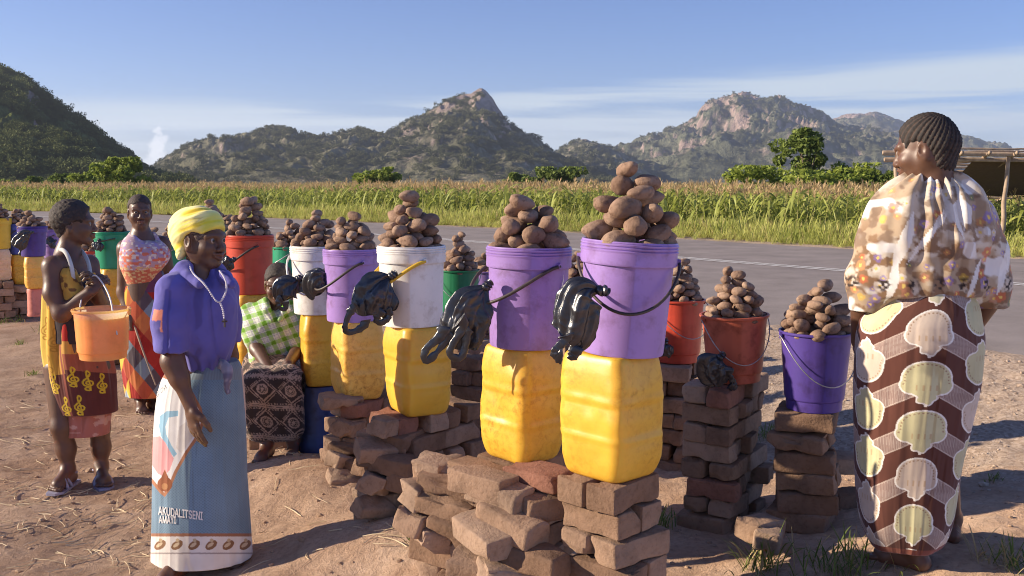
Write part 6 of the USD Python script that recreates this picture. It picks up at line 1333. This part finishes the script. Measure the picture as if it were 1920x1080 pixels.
# ---------- 4: woman in the floral top
def person_floral():
    d = 7.28; J = lambda x, y, o=0: at(x, y, d + o); gz = float(ground(J(265, 700)[0], d))
    T = Thing('person', 'person in sleeveless floral top and red patchwork skirt, looking at the camera, holding a stick', 'person', (J(265, 700)[0], d, gz))
    H = Head(J(262, 397), (.42, -.90, -.04), (.02, 0, 1), 1.0)
    S = Soft((J(205, 700)[0], d - .38, gz - .04), (J(345, 700)[0], d + .38, J(0, 352)[2]), .0062)
    neck = J(265, 447); H.build(S, neck, nr=(.052, .060), cheek=1.05)
    sr, sl = J(236, 466, -.05), J(304, 458, .08); hip = J(272, 600)
    S.cone(neck, J(268, 490), .08, .12, .05); S.cone(sr, sl, .056, .056, .05); S.cone(J(268, 480), hip, .125, .13, .06)
    er, wr = J(233, 548, -.03), J(243, 596, -.10); S.chain([sr, er, wr], [.060, .050, .032], .03); hand(S, wr, (.03, -.05, -1), (.8, .5, 0), -1, 1.0, 1.05, .05)
    el, wl = J(318, 530, .10), J(318, 580, -.02); S.chain([sl, el, wl], [.056, .046, .030], .03); hand(S, wl, (0, -.1, -1), (-.8, .2, 0), 1, .6)
    for an, td in ((J(264, 768, 0), (.4, -.9)), (J(288, 764, .06), (.6, -.7))):
        zg = float(ground(an[0], an[1])) - .004; an[2] = zg + .09; S.chain([hip, an + [0, 0, .4], an], [.10, .058, .040], .03); foot(S, an, td, 1.0, zg)
    m = S.mesh(1); T.part('body', m, SKIN, True, H.tint(m[0])); H.eyes(T)
    hm = Soft(H.c - .17, H.c + .17, .005); hm.ell(H.p(-.014, 0, .036), (.103, .083, .092), H.R, .01); hm.cut_plane(H.p(.070, 0, .062), H.R @ np.array([.80, 0, -.55]))
    for g in (-1, 1): hm.ell(H.p(.05, g * .075, -.01), (.05, .045, .07), H.R, .012, True)
    hm.cut_plane(H.p(-.04, 0, -.045), H.R @ np.array([-.1, 0, -1])); q = hm.mesh(1); T.part('hair', displace(q, .006 * (fbm(q[0] * 70, 3, 2) - .5)), HAIR, True, np.full_like(q[0], 1.2) * [1.3, 1, 1])
    B = Soft((J(215, 500)[0], d - .3, J(0, 532)[2]), (J(335, 500)[0], d + .3, J(0, 425)[2]), .006)
    B.chain([J(252, 462, -.05), J(262, 490, -.04), J(268, 518, 0)], [.09, .128, .132], .05); B.cone(J(258, 478, -.07), J(292, 478, -.02), .105, .10, .05); B.cone(J(246, 440, -.01), J(240, 470, -.04), .022, .05, .03); B.cone(J(288, 440, .04), J(298, 470, .02), .022, .05, .03)
    B.cone(J(268, 430, -.04), J(270, 448, -.14), .06, .035, .02, cut=True); w = B.mesh(1); v = w[0]; w = displace(w, .006 * (ridged(v * 9, 3, 3) - .6)); v = w[0]
    c = np.zeros_like(v); c[:] = (.44, .31, .37); zr = (v[:, 2] - J(0, 515)[2]) / (J(0, 440)[2] - J(0, 515)[2]); n1, n2, n3 = noise(v * 44, 1), noise(v * 58 + 3, 2), noise(v * 66 + 7, 3)
    paint(c, n3 > .62, (.36, .26, .46)); paint(c, (n1 > .52) & (zr < .55 + .3 * n2), (.62, .17, .10)); paint(c, (n2 > .66), (.72, .62, .55)); paint(c, (zr < .16), (.50, .14, .08)); paint(c, (zr < .25) & (n3 > .58), (.62, .42, .2))
    T.part('top', w, CLOTH, True, c)
    def folds(th, V, Z): return .014 * (ridged(np.stack([np.sin(th) * 2.6, np.cos(th) * 2.6, Z * .7], -1), 46, 3) - .6) * (.4 + V)
    sk, col, I, P = loft([(240, 304, 508), (230, 314, 540), (226, 320, 600), (226, 320, 660), (234, 314, 720), (238, 310, 742)], d, 300, 260, .72, folds)
    u, z = I['mu'] + .03, I['z']; a, b = np.floor((u / .115 + z / .17)), np.floor((u / .115 - z / .17)); k = (a * 2 + b * 3).astype(int) % 6
    pal = np.array([(.40, .035, .025), (.10, .075, .085), (.55, .17, .055), (.34, .025, .02), (.20, .25, .30), (.45, .09, .04)]); c = pal[k].copy()
    lf = (np.sin(I['th']) < -.55); paint(c, lf & (k < 3), (.70, .43, .06)); paint(c, lf & (k == 4), (.32, .40, .47)); paint(c, (z > J(0, 545)[2]) & (np.sin(I['th']) > -.1), (.05, .05, .12), .7)
    T.part('patchwork_skirt', sk, CLOTH, True, col(c))
person_floral()
T = Thing('stick', 'thin pale stick held low by the person in the floral top', 'stick', at(252, 610, 7.16))
T.part('stick_shaft', tube(spline([at(249, 600, 7.17), at(262, 640, 7.12), at(278, 685, 7.08), at(292, 722, 7.05)], 12), np.linspace(.009, .005, 12), 7), POLE, True)

# ---------- 5: seated person in the green checked shirt
def person_seated():
    d = 6.1; J = lambda x, y, o=0: at(x, y, d + o); gz = float(ground(J(510, 700)[0], d - .3))
    T = Thing('person', 'seated person in green and white checked shirt, face hidden by a black bag', 'person', (J(510, 700)[0], d, gz))
    H = Head(J(522, 532, -.02), (.10, -.97, -.22), (0, -.1, 1), .98)
    S = Soft((J(430, 700)[0], d - .72, gz - .05), (J(585, 700)[0], d + .30, J(0, 480)[2]), .0062)
    neck = J(516, 582, .04); H.build(S, neck)
    sr, sl = J(470, 592, .05), J(556, 590, .05); hip = J(512, 690, .14)
    S.cone(neck, J(512, 630, .06), .075, .12, .05); S.cone(sr, sl, .05, .05, .05); S.cone(J(512, 630, .06), hip, .12, .13, .06)
    er, wr = J(482, 655, -.10), J(510, 702, -.36); S.chain([sr, er, wr], [.050, .041, .028], .03); hand(S, wr, J(524, 738, -.44) - wr, (.25, .5, -.5), -1, .4)
    el, wl = J(556, 660, -.06), J(540, 682, -.34); S.chain([sl, el, wl], [.050, .041, .028], .03); hand(S, wl, J(528, 706, -.42) - wl, (0, .4, -.6), 1, .4)
    kr, kl = J(486, 722, -.42), J(540, 716, -.38)
    for kn, an, td in ((kr, J(500, 812, -.34), (-.1, -.95)), (kl, J(549, 808, -.30), (.15, -.95))):
        zg = float(ground(an[0], an[1])) - .004; an[2] = zg + .09; S.chain([hip, kn, an], [.105, .068, .038], .03); foot(S, an, td, .98, zg)
    m = S.mesh(1); T.part('body', m, SKIN, True, H.tint(m[0])); H.eyes(T)
    hm = Soft(H.c - .17, H.c + .17, .0055); hm.ell(H.p(-.014, 0, .038), (.104, .083, .092), H.R, .01); hm.cut_plane(H.p(.066, 0, .055), H.R @ np.array([.85, 0, -.45])); hm.cut_plane(H.p(-.04, 0, -.04), H.R @ np.array([-.1, 0, -1]))
    for g in (-1, 1): hm.ell(H.p(.045, g * .08, -.03), (.05, .045, .07), H.R, .012, True)
    q = hm.mesh(1); T.part('hair', displace(q, .006 * (fbm(q[0] * 70, 3, 2) - .5)), HAIR, True, np.full_like(q[0], 1.5))
    B = Soft((J(435, 600)[0], d - .36, J(0, 700)[2]), (J(582, 600)[0], d + .34, J(0, 545)[2]), .006)
    B.cone(J(500, 575, .03), J(530, 575, .03), .055, .055, .04); B.cone(J(474, 588, .05), J(552, 587, .05), .062, .062, .05); B.chain([J(512, 605, .03), J(511, 650, .04), J(510, 690, .10)], [.12, .135, .14], .05); B.cone(J(500, 610, .0), J(530, 610, .0), .10, .10, .05)
    B.chain([J(468, 590, .05), J(474, 615, -.01), J(479, 636, -.05)], [.062, .070, .070], .04); B.chain([J(556, 590, .05), J(558, 620, .0), J(557, 645, -.03)], [.062, .068, .066], .04)
    B.cone(J(512, 556, .0), J(518, 590, -.10), .055, .02, .015, cut=True)
    for pts in ([J(498, 562, 0), J(500, 582, -.10), J(510, 600, -.115)], [J(534, 562, 0), J(536, 580, -.09), J(524, 600, -.115)]): B.chain(pts, [.018, .024, .010], .008)
    w = B.mesh(1); v = w[0]; w = displace(w, .008 * (ridged(v * 9, 3, 3) - .6) + .004 * (ridged(v * 20, 4, 2) - .6)); v = w[0]
    c = np.zeros_like(v); c[:] = (.66, .68, .60); s1 = v[:, 0] * .8 + v[:, 2] * .35 + .25 * v[:, 1]; s2 = v[:, 2] * .9 - v[:, 0] * .3; st1, st2 = np.abs(((s1 / .062) % 1) - .5), np.abs(((s2 / .062) % 1) - .5)
    paint(c, st1 < .20, (.24, .44, .05), .75); paint(c, st2 < .20, (.20, .42, .04), .75); paint(c, (st1 < .2) & (st2 < .2), (.13, .30, .02)); paint(c, np.abs(st1 - .34) < .03, (.30, .30, .36), .6); paint(c, np.abs(st2 - .34) < .03, (.30, .30, .36), .6)
    T.part('checked_shirt', w, CLOTH, True, c)
    K = Soft((J(430, 700)[0], d - .62, gz + .03), (J(590, 700)[0], d + .34, J(0, 655)[2]), .0065)
    for kn, hx in ((kr, J(482, 805, -.36)), (kl, J(548, 803, -.32))): K.cone(hip, kn, .135, .088, .05); K.cone(kn, hx, .088, .070, .06)
    K.cone((kr + kl) / 2 + [0, .05, -.03], J(515, 800, -.30), .075, .085, .08); K.cone(hip + [-.04, 0, 0], hip + [.05, 0, 0], .15, .15, .05)
    k = K.mesh(1); v = k[0]; k = displace(k, .010 * (ridged(v * np.array([8, 8, 5]), 5, 3) - .6)); v = k[0]; c = np.zeros_like(v); c[:] = (.045, .030, .026)
    q1, q2 = v[:, 0] * 1.0, v[:, 2] + .5 * v[:, 1]; a = np.abs(((q1 / .15) % 1) - .5) * .15, np.abs(((q2 / .17) % 1) - .5) * .17; di = np.hypot(*a); dm = a[0] + a[1]
    pl = (.36, .25, .19); paint(c, np.abs(di - .026) < .0045, pl); paint(c, di < .010, pl); paint(c, np.abs(di - .017) < .002, pl); paint(c, np.abs(dm - .062) < .005, pl); paint(c, np.abs(dm - .078) < .0025, pl); paint(c, (np.abs(a[1] - .08) < .004) | ((np.abs(a[1] - .070) < .004) & (np.sin(q1 * 2 * PI / .016) > 0)), pl)
    T.part('patterned_skirt', k, CLOTH, True, c)
person_seated()
PS = Pile('brick_stack', 'low brick seat under the seated person', 'brick stack', at(512, 760, 6.25)); PS.column(81, tuple(at(512, 700, 6.3)[:2]), z_at(690, 6.25) - .13, .08, .1, ny=2)

# ------------------------------------------------------------------ weeds and grass tufts
WEED = leaf_mat('weed_grass', (.07, .115, .02), (.22, .27, .06), 8, .35, .6); WEED_DRY = leaf_mat('dry_weed', (.30, .22, .10), (.46, .37, .2), 8, .2, .8)
def weed(label, px, py, d, seed, k, h, spread, w=.0028, dry=.2):
    p = at(px, py, d); z = float(ground(p[0], p[1])) - .005
    r = np.random.default_rng(seed); g, dr = [], []
    for _ in range(k):
        o = np.array([r.normal(0, spread * .4), r.normal(0, spread * .4), 0]); o[2] = float(ground(p[0] + o[0], p[1] + o[1])) - z - .005
        q = ribbon(o, r.uniform(0, 6.3), r.uniform(.3, 1.0) * h, r.uniform(.6, 1.25) * h, r.uniform(.1, .7) * h, w * r.uniform(.7, 1.3), 6, r.normal(0, .4)); (dr if r.random() < dry else g).append(q)
    T = Thing('grass_tuft', label, 'grass tuft', (p[0], p[1], z))
    if g: T.part('blades', np_add(cat(g), T.loc), WEED, kind='stuff')
    if dr: T.part('dry_blades', np_add(cat(dr), T.loc), WEED_DRY, kind='stuff')
weed('thin green grass tuft at the left foot of the messy brick pile', 795, 1015, 3.95, 1, 46, .11, .09)
weed('grass tuft in the gap between the front right stack and the shaded back stack', 1245, 890, 4.6, 2, 36, .16, .06)
weed('tall green grass tuft left of the violet blue bucket stack', 1425, 1045, 3.95, 3, 70, .19, .12)
weed('dense grass tuft at the feet of the person in the flowered blouse', 1595, 1062, 3.75, 4, 130, .17, .22, dry=.3)
weed('grass tuft in the lower right corner', 1900, 1062, 3.55, 5, 80, .12, .12, dry=.4)
weed('small green tuft in the shade right of the patterned wrap', 1862, 858, 4.9, 6, 30, .05, .06)
weed('green weed between the faded red bucket and the violet blue bucket', 1445, 735, 6.2, 7, 60, .14, .12)
weed('small grass tuft on bare dirt at the far left', 60, 690, 8.6, 8, 40, .07, .07)
weed('grass tuft on bare dirt left of the yellow wrap', 36, 628, 10.2, 9, 40, .08, .08)
weed('grass tuft at the foot of the stepped bricks at the far left', 20, 580, 11.8, 10, 90, .12, .25)
weed('grass tuft beside the pink tub', 82, 598, 10.9, 11, 50, .09, .12)
weed('low grass tuft in the middle of the left stacks', 130, 600, 11.2, 12, 50, .1, .2)
weed('dry seed grass leaning in the lower right corner', 1835, 1050, 3.6, 13, 14, .16, .05, dry=.95)
